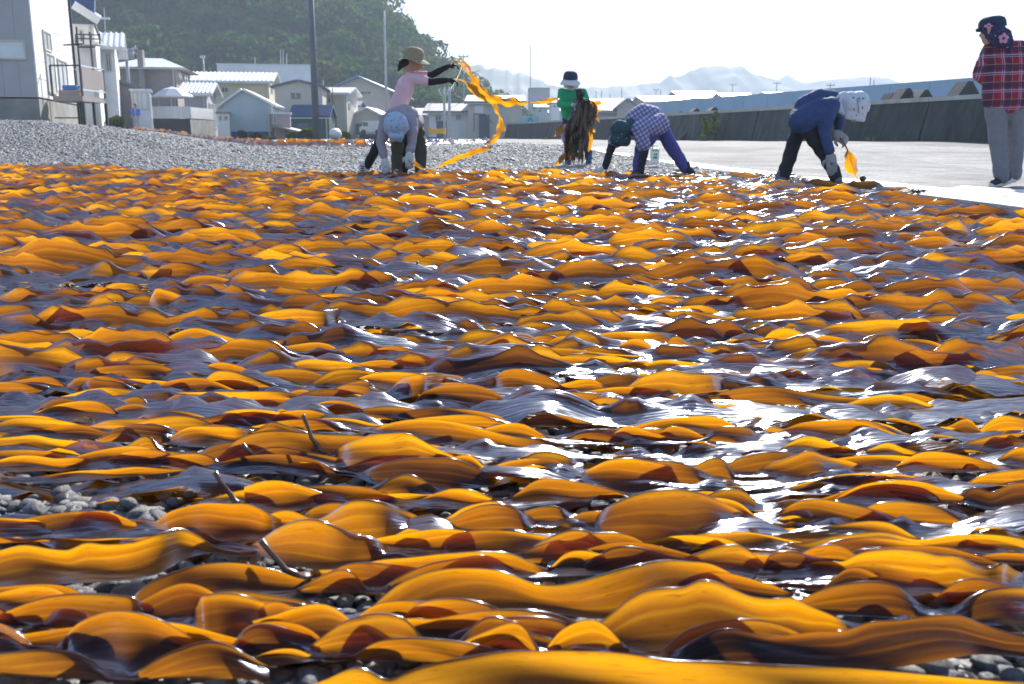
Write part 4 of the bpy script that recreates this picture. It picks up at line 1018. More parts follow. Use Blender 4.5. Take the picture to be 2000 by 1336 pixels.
house('warehouse', 'large beige warehouse with wide blue gable roof', 'warehouse', 640, 762, 268, 178, 112, 16, M_beige, M_broof, 'front', yr=151, over=1.0, wins=[(705, 725, 178, 185, 2), (708, 726, 208, 213, 1)])
house('blue_shed', 'small blue-grey shed below the big warehouse', 'shed', 677, 697, 262, 208, 95, 4, M_bluew, M_slate, 'side', yr=200)
house('cream_gable', 'small cream gabled building just left of the pink-shirted worker', 'building', 685, 748, 268, 228, 86, 7, M_beige, M_wroof, 'front', yr=212, over=.3)
house('roadside_house', 'pale house with white roof right behind the grey-jacketed worker', 'house', 812, 848, 270, 226, 90, 6, M_beige, M_wroof, 'side', yr=214)
house('long_dark_roof_house', 'low white house with long dark roof behind the utility poles', 'house', 838, 918, 270, 219, 84, 9, M_white, M_slate, 'side', yr=205, over=.5, wins=[(890, 900, 224, 234, 1), (850, 862, 226, 236, 1)])
hs = house('stair_building', 'beige building with outside stair behind the flying kelp strands', 'building', 914, 1019, 270, 200, 80, 10, M_beige, M_slate, 'side', yr=189, over=.3, wins=[(926, 946, 205, 222, 0)], pane=M_pale)
sx = empty('outside_stair', at(935, 250, 79)); tag(sx, 'dark outside stair and landing on the beige building', 'stair')
MB().bar(at(925, 223, 79), at(947, 223, 79), .8, .08).build('landing', M_slate, sx); MB().bar(at(947, 223, 79), at(962, 240, 79), .8, .08).build('flight', M_slate, sx)
for p_ in (926, 946): MB().bar(at(p_, 223, 79), at(p_, 258, 79), .07).build('post', M_slate, sx)
bake_parent(sx)
o = MB().box(at(1036, 237, 76), (1.3, .06, .8)).build('signboard', M_teal); tag(o, 'teal signboard above the wall left of the green-shirted worker', 'sign')
o2 = MB(); a, b = at(1028, 244, 75.9), at(1036, 230, 75.9); c = at(1044, 244, 75.9); o2.bar(a, b, .02, .12); o2.bar(b, c, .02, .12); o2 = o2.build('chevron', M_broof, o)
house('hill_office', 'grey-blue box building on the slope left of the green-shirted worker', 'building', 1033, 1074, 225, 172, 260, 16, M_grey, M_slate, 'flat')
house('lilac_roof_hall', 'large hall with grey lilac roof right of the kelp bundle', 'hall', 1160, 1222, 262, 217, 98, 10, M_grey, M_lilac, 'side', yr=195, over=.3, wins=[(1168, 1180, 226, 230, 1)])
house('gabled_hall', 'pale gable end beside the lilac roofed hall', 'hall', 1206, 1246, 262, 210, 97, 8, M_beige, M_lilac, 'front', yr=194, over=.3)
house('white_cube', 'small pale cube building at the end of the long blue wall', 'building', 1272, 1290, 262, 207, 92, 5, M_beige, M_fascia, 'flat')
house('white_roof_depot', 'long low depot with glaring white roof behind the checked-shirt worker', 'depot', 1266, 1350, 262, 200, 118, 16, M_beige, M_wroof, 'side', yr=190, over=.5)
house('white_roof_hall', 'white roofed hall right of the long low depot', 'hall', 1338, 1412, 262, 193, 140, 18, M_beige, M_wroof, 'side', yr=180, over=.5)
house('white_roof_shed', 'white roofed shed standing behind the blue wall', 'shed', 1424, 1480, 262, 196, 120, 12, M_white, M_wroof, 'side', yr=184)
house('small_roof_shed', 'smaller white roofed shed left of the navy-jacketed worker', 'shed', 1516, 1556, 262, 190, 110, 10, M_white, M_wroof, 'side', yr=182)
# long pale blue wall behind
na, fa = at(2150, 146, 44.5), at(1290, 205, 86); na.z = fa.z = 3.34
lb = empty('harbour_wall', ((na.x + fa.x) / 2, (na.y + fa.y) / 2, 0)); tag(lb, 'long pale blue wall rising behind the dark sea wall', 'wall')
dd = fa - na; nn = 14; back = Vector((dd.y, -dd.x, 0)).normalized() * -1.2
M_bwall = simple('pale_blue_wall', (.34, .50, .66), .6, .08, .3, grime=.15)
for k in range(nn):
    a, b = na + dd * ((k + .006) / nn), na + dd * ((k + .994) / nn)
    MB().prism([(a.x, a.y, -.3), (b.x, b.y, -.3), (b.x, b.y, 3.34), (a.x, a.y, 3.34)], back).build('wall_panel', M_bwall, lb)
bake_parent(lb)

# ------------------------------------------------------------------ poles
def pole(name, px, yt, yb, Y, r0, r1, mat, lab, cat='pole', arms=(), lean=0):
    a, b = at(px, yb, Y), at(px, yt, Y); b.x = a.x = at(px, (yt + yb) / 2, Y).x; a.z = min(a.z, tz(a.x, Y)) - .1
    if lean: b.x += lean
    e = empty(name, (a.x, a.y, a.z)); tag(e, lab, cat)
    MB().tube([a, b], [r0, r1], 10).build('shaft', mat, e)
    for (yy_, w) in arms:
        c = Vector((a.x, Y - .15, at(px, yy_, Y).z)); MB().box(c, (w, .08, .09)).build('crossarm', M_steel, e)
        for s_ in (-.42, 0.0, .42): MB().tube([c + Vector((w * s_, 0, .04)), c + Vector((w * s_, 0, .22))], .05, 6).build('insulator', M_fascia, e)
    bake_parent(e); return e
pole('utility_pole', 612, -40, 276, 44, .165, .115, M_pole, 'thick grey utility pole crossing the hill, nearest of the poles')
pole('lamp_mast', 752, 20, 166, 108, .16, .10, M_steel, 'tall pale mast behind the pink-shirted worker')
pole('lamp_post', 398, 112, 150, 100, .07, .06, M_steel, 'small pale lamp post above the cream roof', arms=[(113, .5)])
pole('utility_pole', 868, 178, 272, 70, .10, .08, M_steel, 'left of two utility poles with insulators behind the wall end', arms=[(180, .8), (186, .6)])
pole('utility_pole', 878, 172, 272, 72, .11, .09, M_steel, 'right of two utility poles with insulators behind the wall end', arms=[(176, .7)])
pole('harbour_lamp', 906, 110, 272, 90, .07, .05, M_steel, 'slender harbour lamp pole behind the flying kelp', arms=[(111, .9)])
pole('radio_mast', 1036, 88, 200, 200, .10, .07, M_steel, 'thin radio mast above the grey hills')
pole('thin_pole', 651, 172, 262, 78, .05, .04, M_dark, 'thin dark pole before the narrow cream house')
pole('thin_pole', 633, 156, 250, 90, .05, .04, M_steel, 'thin pale pole at the corner of the cream house')
for (px_, yt_, Y_, lab) in ((1164, 178, 120, 'left of the green-shirted worker group of far poles'), (1175, 176, 125, 'far pole over the lilac roof, left one'), (1191, 184, 120, 'short far pole over the lilac roof'), (1214, 172, 130, 'far pole over the lilac roof, tall one'),
                            (1281, 173, 150, 'first far pole above the long depot'), (1290, 174, 150, 'second far pole above the long depot'), (1380, 172, 160, 'far pole on the white roofed hall'), (1430, 163, 130, 'far pole behind the pale blue wall'), (1516, 160, 120, 'far pole near the small white shed'), (1620, 164, 110, 'far pole above the navy-jacketed back'), (1698, 152, 100, 'far pole right of the floral cap'), (1705, 156, 105, 'thin far pole beside the pole right of the floral cap')):
    pole('far_pole', px_, yt_, 215, Y_, .07, .05, M_steel, lab, 'pole', arms=[(yt_ + 3, .9)] if px_ in (1281, 1430, 1516, 1620) else ())
# transformer on a pole by the gabled house
e = pole('transformer_pole', 250, 95, 200, 66, .12, .10, M_steel, 'utility pole with transformer cans left of the chimney house', arms=[(96, 1.6), (100, 1.2)])
for d_ in (-.35, .25): 
    c = at(250, 108, 66) + Vector((d_, -.2, 0)); o = MB().tube([c - Vector((0, 0, .3)), c + Vector((0, 0, .3))], .2, 12).build('transformer', M_grey); o.parent = e; o.matrix_parent_inverse = e.matrix_world.inverted() if False else Matrix.Translation(e.location).inverted()
# antenna
e = empty('tv_antenna', at(206, 90, 50)); tag(e, 'tv antenna mast against the hill above the striped roof', 'antenna')
MB().bar(at(203, 15, 50), at(206, 68, 50), .04).build('mast', M_steel, e); MB().bar(at(197, 36, 50), at(214, 36, 50), .09).build('boom', M_fascia, e); bake_parent(e)
def wire(a, b, sag, lab):
    pts = [a.lerp(b, k / 10) - Vector((0, 0, sag * 4 * (k / 10) * (1 - k / 10))) for k in range(11)]
    o = MB().tube(pts, .018, 4).build('power_line', M_dark); tag(o, lab, 'power line')
wire(at(252, 97, 66), at(330, 122, 110), .3, 'power line running down from the transformer pole to the right')
wire(at(248, 97, 66), at(190, 70, 50), .3, 'power line leaving the transformer pole to the left')
wire(at(868, 180, 70), at(812, 206, 110), .5, 'power line from the left utility pole down to the left')
wire(at(878, 178, 72), at(1018, 215, 120), .8, 'power line from the right utility pole towards the beige building')
wire(at(906, 118, 90), at(878, 176, 72), .3, 'power line from the harbour lamp to the utility pole')
# ------------------------------------------------------------------ wooded hill, far hills
hill_px = np.array([-700, 0, 200, 450, 600, 690, 745, 775, 810, 845, 870, 905, 950, 1010, 1100.])
hill_y = np.array([-120, -90, -70, -52, -22, 8, 22, 45, 80, 114, 150, 196, 226, 258, 280.])
HY0, HY1 = 150., 240.
def hillz(X, Y):
    px = 1000 + FPX * X / np.maximum(Y, 1)
    pxr = 1000 + FPX * X / HY1 * 1.0
    top = EYE + (269 - np.interp(pxr, hill_px, hill_y)) * HY1 / FPX * .965 - 1.0
    u = np.clip((Y - HY0) / (HY1 - HY0), 0, 1); b = smooth01(0, .12, np.clip((HY1 + 130 - Y) / 1000, 0, 1))
    sp = .5 * np.sin(X * .045 + 1) + .5 * np.sin(X * .021 + Y * .03)
    prof = (u ** .8) * (1 - .10 * sp * (1 - u) * 4 * u) 
    return np.where(Y <= HY1, top * prof, top * smooth01(HY1 + 120, HY1, Y)) 
Xs = np.linspace(-200, 16, 90); Yh = np.concatenate([np.linspace(HY0 - 2, HY1, 40), np.linspace(HY1 + 6, HY1 + 120, 12)])
XX, YY = np.meshgrid(Xs, Yh); ZZ = hillz(XX, YY) - .3
n, m_ = XX.shape; i = np.arange((n - 1) * (m_ - 1)); r, c = i // (m_ - 1), i % (m_ - 1)
F = np.stack([r * m_ + c, r * m_ + c + 1, (r + 1) * m_ + c + 1, (r + 1) * m_ + c], -1)
M_soil = simple('forest_floor', (.025, .035, .02), .9, .3, .2)
hl = link('hill', np_mesh('hill', np.stack([XX, YY, ZZ], -1).reshape(-1, 3), F), M_soil); tag(hl, kind='structure')
# crowns: lumpy masses of leaf-sized faces over the slope
t = NT('hill_foliage'); at_ = t.n('Attribute'); at_.attribute_name = 'tone'
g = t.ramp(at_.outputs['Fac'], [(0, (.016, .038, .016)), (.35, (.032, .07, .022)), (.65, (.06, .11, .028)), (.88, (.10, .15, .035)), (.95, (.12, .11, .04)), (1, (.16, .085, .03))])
df = t.n('BsdfDiffuse'); t.l(g, df.inputs[0]); tr = t.n('BsdfTranslucent'); t.l(t.mix(.5, g, (.10, .20, .02)), tr.inputs[0])
mx = t.n('MixShader'); mx.inputs[0].default_value = .35; t.l(df.outputs[0], mx.inputs[1]); t.l(tr.outputs[0], mx.inputs[2]); t.l(mx.outputs[0], t.out.inputs[0]); t.t.nodes.remove(t.bsdf)
M_fol = t.m
def leaf_cloud(centres, radii, tones, per, leaf, rg, squash=.8):
    """small quads spread over lumpy crown shells"""
    V, T = [], []
    for (c, R, tn) in zip(centres, radii, tones):
        k = per
        d = rg.normal(size=(k, 3)); d /= np.linalg.norm(d, axis=1)[:, None]; d[:, 2] = np.where(d[:, 2] < -.35, -d[:, 2], d[:, 2])
        nl = 7; L = rg.normal(size=(nl, 3)); L /= np.linalg.norm(L, axis=1)[:, None]; L[:, 2] = np.abs(L[:, 2])
        lump = np.max(d @ L.T, axis=1)                     # boughs
        rad = R * (.62 + .42 * np.clip(lump, 0, 1) ** 3 + rg.normal(0, .05, k))
        P = c + d * rad[:, None] * np.array([1, 1, squash])
        s = leaf * rg.uniform(.6, 1.5, k)
        nrm = d + rg.normal(0, .45, (k, 3)); nrm /= np.linalg.norm(nrm, axis=1)[:, None]
        a = np.cross(nrm, rg.normal(size=(k, 3))); a /= np.linalg.norm(a, axis=1)[:, None]; b = np.cross(nrm, a)
        q = np.stack([P - a * s[:, None] - b * s[:, None] * .6, P + a * s[:, None] - b * s[:, None] * .7, P + a * s[:, None] * .8 + b * s[:, None] * .7, P - a * s[:, None] * .7 + b * s[:, None] * .6], 1)
        V.append(q.reshape(-1, 3)); T.append(np.repeat(np.clip(tn + rg.normal(0, .05, k) + .10 * (P[:, 2] - c[2]) / R, 0, 1), 4))  # leaves lighter towards each crown's top: sunlit tops put into the tone
    V = np.concatenate(V); T = np.concatenate(T); F = np.arange(len(V)).reshape(-1, 4)
    return V, F, T
rg = np.random.default_rng(5)
cs, rs, ts = [], [], []
yy = HY0 + 2
while yy < HY1 + 8:
    x = -175 * yy / 240 - 5
    while x < 12:
        X_, Y_ = x + rg.uniform(-1.5, 1.5), yy + rg.uniform(-1.6, 1.6)
        z = float(hillz(np.array(X_), np.array(Y_)))
        if z > .8 and 1000 + FPX * X_ / Y_ > -120 and 269 - (z - EYE) * FPX / Y_ > -90:
            R = rg.uniform(2.6, 6.2); u = (Y_ - HY0) / (HY1 - HY0)
            cs.append(np.array([X_, Y_, z + R * rg.uniform(-.1, .5)])); rs.append(R)
            pxx = 1000 + FPX * X_ / Y_
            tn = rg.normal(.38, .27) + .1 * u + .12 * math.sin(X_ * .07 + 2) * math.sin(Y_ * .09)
            if 745 < pxx < 800 and 25 < 269 - (z - EYE) * FPX / Y_ < 80: tn = rg.uniform(.85, 1)
            ts.append(min(.9 if pxx < 730 else 1, max(0, tn)))
        x += rg.uniform(4.2, 6.6)
    yy += 4.8
print('crowns', len(cs))
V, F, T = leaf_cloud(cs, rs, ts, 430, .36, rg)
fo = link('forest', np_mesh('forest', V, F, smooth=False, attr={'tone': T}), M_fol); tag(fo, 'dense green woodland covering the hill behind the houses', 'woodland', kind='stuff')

# far hills fading into the haze
M_farhill = simple('far_hillside', (.055, .075, .06), .9, .35, .012)
def ridge(name, D, pts, dep, seed, label):
    px = np.array([p[0] for p in pts], float); yy_ = np.array([p[1] for p in pts], float)
    P = np.linspace(px[0], px[-1], 150); h = EYE + (269 - np.interp(P, px, yy_)) * D / FPX
    rg_ = np.random.default_rng(seed)
    h += np.interp(P, np.linspace(px[0], px[-1], 60), rg_.normal(0, .9, 60)) * D / 900
    rows_ = 26; V = []
    for k in range(rows_):
        u = k / (rows_ - 1); Yk = D - dep * (1 - u) if u <= .8 else D - dep * (1 - u)
        w = min(1, (u / .8)) ** .75 if u <= .8 else 1 - (u - .8) * 2
        sp = 1 + .12 * np.sin(P * .05 + seed) * (1 - u) + .07 * np.sin(P * .13 + 3 * u)
        Yd = np.full_like(P, D - dep * (.8 - u))
        V.append(np.stack([(P - 1000) / FPX * D, Yd, np.maximum(h, .3) * w * np.where(u < .8, sp ** (1 - w), 1)], -1))
    V = np.concatenate(V); m2 = len(P); i = np.arange((rows_ - 1) * (m2 - 1)); r, c = i // (m2 - 1), i % (m2 - 1)
    F = np.stack([r * m2 + c, r * m2 + c + 1, (r + 1) * m2 + c + 1, (r + 1) * m2 + c], -1)
    o = link(name, np_mesh(name, V, F), M_farhill); tag(o, label, kind='structure')
ridge('far_hills', 900, [(780, 200), (880, 160), (905, 140), (930, 137), (965, 141), (1010, 152), (1040, 158), (1070, 172), (1110, 179), (1160, 186), (1200, 262)], 260, 1, 'pale hazy hill between the wooded hill and the green-shirted worker')
ridge('far_hills', 1150, [(1060, 200), (1110, 178), (1170, 177), (1240, 173), (1275, 169), (1300, 158), (1335, 149), (1360, 141), (1392, 138), (1412, 140), (1428, 139), (1450, 149), (1470, 157), (1500, 166), (1540, 186), (1600, 262)], 300, 2, 'pale hazy hill above the long depot')
ridge('far_hills', 1400, [(1380, 220), (1460, 166), (1490, 164), (1519, 159), (1540, 166), (1556, 170), (1590, 163), (1640, 161), (1684, 158), (1720, 166), (1800, 178), (1950, 190), (2300, 205)], 300, 3, 'faintest low hills at the right end of the horizon')

# distant town between hill and harbour: small roofs
rt = random.Random(3)
town = [(1085, 196, 8), (1112, 200, 9), (1135, 206, 10), (1058, 205, 12), (1246, 196, 9), (1262, 190, 10), (1000, 188, 10), (1102, 212, 14), (1066, 216, 12), (1130, 221, 13), (1148, 214, 11)]
for k, (px_, y_, w_) in enumerate(town):
    house('town_house', ['tiny pale', 'low grey', 'small white', 'little beige', 'dim pale', 'wider grey', 'narrow white', 'broad beige', 'faint pale', 'plain grey', 'square white'][k] + f' far town house seen ' + ('between the thrown kelp and the green-shirted worker' if px_ < 1090 else 'behind the green-shirted worker' if px_ < 1155 else 'between the kelp bundle and the checked-shirt worker'),
          'house', px_ - w_, px_ + w_, 262, y_ + 5, 150 + 9 * k, 10, [M_white, M_grey, M_beige, M_bluew][k % 4], [M_slate, M_wroof, M_lilac][k % 3], 'side', yr=y_, over=.3, group='far town houses', wins=[(px_ - w_ * .5, px_, y_ + 9, y_ + 14, 0)])

# ------------------------------------------------------------------ greenery near the houses
def bush(name, px, py, Y, wpx, hpx, tone_, lab, cat='shrub', n=260, leaf=.09, blobs=5):
    c = at(px, py, Y); w = wpx / FPX * Y; h = hpx / FPX * Y; rg_ = np.random.default_rng(int(px * 7 + py))
    cs_ = [np.array([c.x + rg_.uniform(-.5, .5) * w * .7, c.y + rg_.uniform(-.3, .3) * w, c.z - h * .5 + h * rg_.uniform(.15, .75)]) for _ in range(blobs)]
    V, F, T = leaf_cloud(cs_, [max(.12, h * rg_.uniform(.3, .5)) for _ in cs_], [tone_] * blobs, n // blobs * 2, leaf, rg_, .9)
    e = empty(name, (c.x, c.y, c.z - h / 2)); tag(e, lab, cat)
    link('foliage', np_mesh('foliage', V, F, smooth=False, attr={'tone': T}), M_fol, e)
    MB().tube([(c.x, c.y, c.z - h * .6), (c.x, c.y, c.z + h * .1)], [.05, .02], 6).build('stem', M_dark, e)
    bake_parent(e)
bush('clipped_bush', 241, 208, 57, 34, 50, .62, 'rounded dark green bush beside the low pinkish house', n=1500, leaf=.10, blobs=6)
bush('shrub', 226, 240, 50, 40, 22, .88, 'bright shrubs growing under the deck', n=900, leaf=.08)
bush('shrub', 185, 243, 48, 34, 16, .85, 'low bright shrub between the deck posts', n=600, leaf=.08)
bush('hedge', 490, 266, 59, 64, 20, .25, 'dark green shrubs at the foot of the blue-grey gabled house', n=1000)
bush('clipped_hedge', 525, 273, 57, 38, 9, .88, 'pale clipped hedge right of the dark shrubs', n=900, leaf=.07)
bush('shrub', 600, 262, 57, 34, 24, .72, 'grey-green shrub left of the thick utility pole', n=900)
bush('shrub', 668, 262, 60, 40, 20, .85, 'yellow-green shrub right of the thick utility pole', n=800)
bush('shrub', 576, 267, 58, 24, 16, .6, 'small shrub beside the lean-to', n=500)
bush('shrub', 250, 232, 58, 16, 14, .8, 'small shrub at the foot of the round bush', n=300)
for px_, py_, Y_, lab in ((1378, 250, 40.0, 'tall weed growing at the sea wall, left stalk'), (1395, 245, 39.6, 'tall weed growing at the sea wall, right stalk')):
    e = empty('weed', at(px_, 271, Y_)); tag(e, lab, 'weed', 'tall weeds at the sea wall')
    rg_ = np.random.default_rng(int(px_)); base_ = at(px_, 272, Y_); top_ = at(px_ + 1, py_ - 20, Y_)
    MB().tube([base_, base_.lerp(top_, .5) + Vector((.03, 0, 0)), top_], [.02, .014, .006], 5).build('stem', simple('weed_stem', (.16, .2, .07), .7), e)
    cs_ = [np.array(base_.lerp(top_, u)) + rg_.normal(0, .05, 3) for u in np.linspace(.05, 1, 9)]
    V, F, T = leaf_cloud(cs_, [.17 * (1.2 - u) + .05 for u in np.linspace(0, 1, 9)], [.86] * 9, 34, .035, rg_)
    link('leaves', np_mesh('leaves', V, F, smooth=False, attr={'tone': T}), M_fol, e); bake_parent(e)
rw = random.Random(9)
for k in range(16):
    u = rw.uniform(.1, .98); p = WALLA.lerp(WALLB, u) - nw * .35; z = tz(p.x, p.y) + .04
    m = MB()
    for _ in range(14):
        a = Vector((p.x + rw.uniform(-.12, .12), p.y + rw.uniform(-.08, .08), z)); d = Vector((rw.uniform(-.08, .08), rw.uniform(-.08, .08), rw.uniform(.06, .2)))
        sd = Vector((.012, 0, 0)); m.poly([a - sd, a + sd, a + d])
    o = m.build('grass_tuft', simple('dry_grass', (.30, .30, .12), .8)); 
    tag(o, 'small dry grass tuft at the foot of the dark sea wall', 'grass tuft', 'grass tufts along the sea wall foot')

# ------------------------------------------------------------------ concrete strip at the apron's edge, pale slab
M_slab = simple('smooth_pale_concrete', (.52, .52, .51), .38, .1, 1.5, bump=.1)
M_strip = simple('kerb_concrete', (.36, .36, .36), .5, .2, 1.2, bump=.25)
def strip_piece(a, b, w, th, mat, name='kerb_piece', parent=None):
    a, b = Vector(a), Vector(b); d = (b - a).normalized(); n = Vector((d.y, -d.x, 0)); n = n if n.x > 0 else -n
    for v in (a, b): v.z = tz(v.x, v.y) + .01
    pts = [a, b, b + n * w, a + n * w]
    return MB().prism([Vector((p.x, p.y, p.z - .06)) for p in pts], (0, 0, .05 + th)).build(name, mat, parent)
kb = empty('kerb', (3.3, 9, 0)); tag(kb, 'worn pale concrete kerb pieces along the edge of the apron', 'kerb')
ysk = [3.2, 4.6, 5.9, 7.3, 8.9, 10.6, 12.4, 14.4, 16.8, 19.5, 23, 27]
for a, b in zip(ysk, ysk[1:]):
    strip_piece((ex(a) - .06, a + .012, 0), (ex(b) - .06, b - .012, 0), .42, .022, M_strip, parent=kb)
bake_parent(kb)
q = [gnd(1795, 378, .055), gnd(1880, 361, .055), gnd(2060, 373, .055), gnd(2060, 412, .055), gnd(1950, 397, .055)]
o = MB().prism([Vector((p.x, p.y, .0)) for p in q], (0, 0, .05)).build('pale_slab', M_slab); tag(o, 'smooth bright white concrete slab in front of the plaid-shirted onlooker', 'slab')

# ------------------------------------------------------------------ things on the beach far off
vn = empty('parked_van', at(722, 262, 80)); tag(vn, 'small white van parked before the cream gabled building', 'van')
a, b = at(702, 262, 80), at(746, 243, 80); w_ = b.x - a.x
M_van = simple('white_paint', (.75, .76, .76), .25, .04, 2, coat=.5)
prof = [(0, .25), (0, .75), (.10, .82), (.22, 1.38), (.95, 1.42), (1, 1.2), (1, .25)]
MB().prism([Vector((a.x + u * w_, 80, a.z + v * .75)) for u, v in prof], (0, 1.4, 0)).build('body', M_van, vn)
MB().box((a.x + w_ * .28, 79.985, a.z + .78), (w_ * .2, .03, .3)).build('window', M_glass, vn)
for u in (.18, .8): MB().tube([(a.x + u * w_, 79.93, a.z + .17), (a.x + u * w_, 80.2, a.z + .17)], .2, 14).build('wheel', M_dark, vn)
bake_parent(vn)
o = MB().prism([at(672, 281, 60), at(684, 263, 60), at(700, 263, 60), at(700, 281, 60)], (0, 1.5, 0)).build('ramp', M_conc); tag(o, 'pale sloping concrete block left of the low dark wall', 'block')
a, b = at(694, 262, 60.4), at(745, 280, 60.4); o = MB().box(((a.x + b.x) / 2, 60.8, (a.z + b.z) / 2), (b.x - a.x, .8, a.z - b.z)).build('low_wall', M_concd); tag(o, 'low dark wall left of the pink-shirted worker', 'wall')
a, b = at(640, 262, 58), at(664, 250, 58); bm_ = MB(); r_ = bmesh.ops.create_uvsphere(bm_.bm, u_segments=16, v_segments=8, radius=1); bmesh.ops.transform(bm_.bm, matrix=Matrix.Translation(((a.x + b.x) / 2, 58.5, a.z)) @ Matrix.Diagonal(((b.x - a.x) / 2, .6, b.z - a.z, 1)), verts=r_['verts'])
o = bm_.build('tarpaulin', M_fascia); tag(o, 'domed white tarpaulin right of the thick utility pole', 'tarpaulin')
a, b = at(838, 262, 66), at(869, 249, 66); o = MB().prism([(a.x, 66, a.z), (b.x, 66, a.z + .03), (b.x, 66, b.z - .03), (lerp(a, b, .5).x, 66, b.z - .1), (a.x, 66, b.z)], (0, .5, 0)).build('yellow_sheet', simple('yellow_plastic', (.85, .45, .01), .5, .1, 3)); tag(o, 'bright yellow sheet draped at the end of the sea wall', 'sheet')
a, b = at(834, 279, 65), at(852, 267, 65); o = MB().box(((a.x + b.x) / 2, 65.2, (a.z + b.z) / 2), (b.x - a.x, .4, b.z - a.z), bev=.02).build('blue_crate', simple('blue_plastic', (.02, .16, .5), .4, .1, 3)); tag(o, 'blue crate below the yellow sheet', 'crate')
# white bucket with green print behind the checked-shirt worker
c = gnd(1274, 316, .05); c = Vector((c.x, 14.6, tz(c.x, 14.6) + .05)); c.x = (1274 - 1000) / FPX * 14.6
bk = empty('canister', c); tag(bk, 'white plastic canister with green print behind the checked-shirt worker', 'canister')
m = MB().box(c + Vector((0, 0, .12)), (.125, .1, .24), bev=.02); m.build('body', M_van, bk)
MB().tube([c + Vector((-.03, 0, .24)), c + Vector((-.03, 0, .275))], .018, 10).build('cap', M_van, bk)
M_gp = simple('green_print', (.03, .32, .16), .5, .05, 3)
lp = MB(); lp.box(c + Vector((0, -.052, .2)), (.10, .003, .014)); lp.box(c + Vector((0, -.052, .1)), (.06, .003, .03)); lp.box(c + Vector((-.012, -.052, .145)), (.014, .003, .03)); lp.box(c + Vector((.014, -.052, .145)), (.022, .003, .03)); lp.build('print', M_gp, bk)
MB().tube([c + Vector((-.05, .0, .24)), c + Vector((0.0, 0, .28)), c + Vector((.05, .0, .24))], .008, 8).build('handle', M_van, bk)
bake_parent(bk)

# far line of kelp along the foot of the village
line = [(246, 259, 60), (300, 268, 46), (360, 276, 38), (430, 284, 31), (500, 289, 27.5), (600, 292, 26), (700, 292, 26), (800, 289, 28), (870, 287, 30), (960, 283, 38)]
FVv, FFf, FUu, FTt, nn_ = [], [], [], [], 0
rg = np.random.default_rng(77)
for (a0, a1) in zip(line, line[1:]):
    k_ = 13
    for j in range(k_):
        u = (j + rg.uniform(-.3, .3)) / k_; px_ = a0[0] + (a1[0] - a0[0]) * u; Yd = a0[2] + (a1[2] - a0[2]) * u + rg.uniform(-.7, .7)
        X_ = (px_ - 1000) / FPX * Yd; X2 = (a1[0] - 1000) / FPX * a1[2]; X1 = (a0[0] - 1000) / FPX * a0[2]
        ang = math.atan2(a1[2] - a0[2], X2 - X1) + rg.normal(0, .12); L_ = rg.uniform(.8, 1.8)
        V, uv = blade_np(X_, Yd, L_, .17, ang, rg, 26, 7, .05, 1.3); F_ = gridF(26, 7)
        FVv.append(V); FFf.append(F_ + nn_); FUu.append(uv); FTt.append(np.full(len(V), rg.uniform(.3, .8))); nn_ += len(V)
kr = link('kelp_row', np_mesh('kelp_row', np.concatenate(FVv), np.concatenate(FFf), uv=np.concatenate(FUu), attr={'tone': np.concatenate(FTt)}), M_kelp); tag(kr, 'distant thin row of orange kelp on the pebbles below the houses', 'kelp', kind='stuff')

# ------------------------------------------------------------------ haze
vm = bpy.data.materials.new('haze'); vm.use_nodes = True; nt = vm.node_tree
for nd in list(nt.nodes):
    if nd.type == 'BSDF_PRINCIPLED': nt.nodes.remove(nd)
pv = nt.nodes.new('ShaderNodeVolumePrincipled'); pv.inputs['Color'].default_value = (.70, .83, 1.0, 1); pv.inputs['Density'].default_value = HAZE; pv.inputs['Anisotropy'].default_value = 0
nt.links.new(pv.outputs[0], nt.nodes['Material Output'].inputs['Volume'])
hz = MB().box((0, 700, 74), (5200, 1900, 150)).build('haze', vm); tag(hz, kind='stuff')
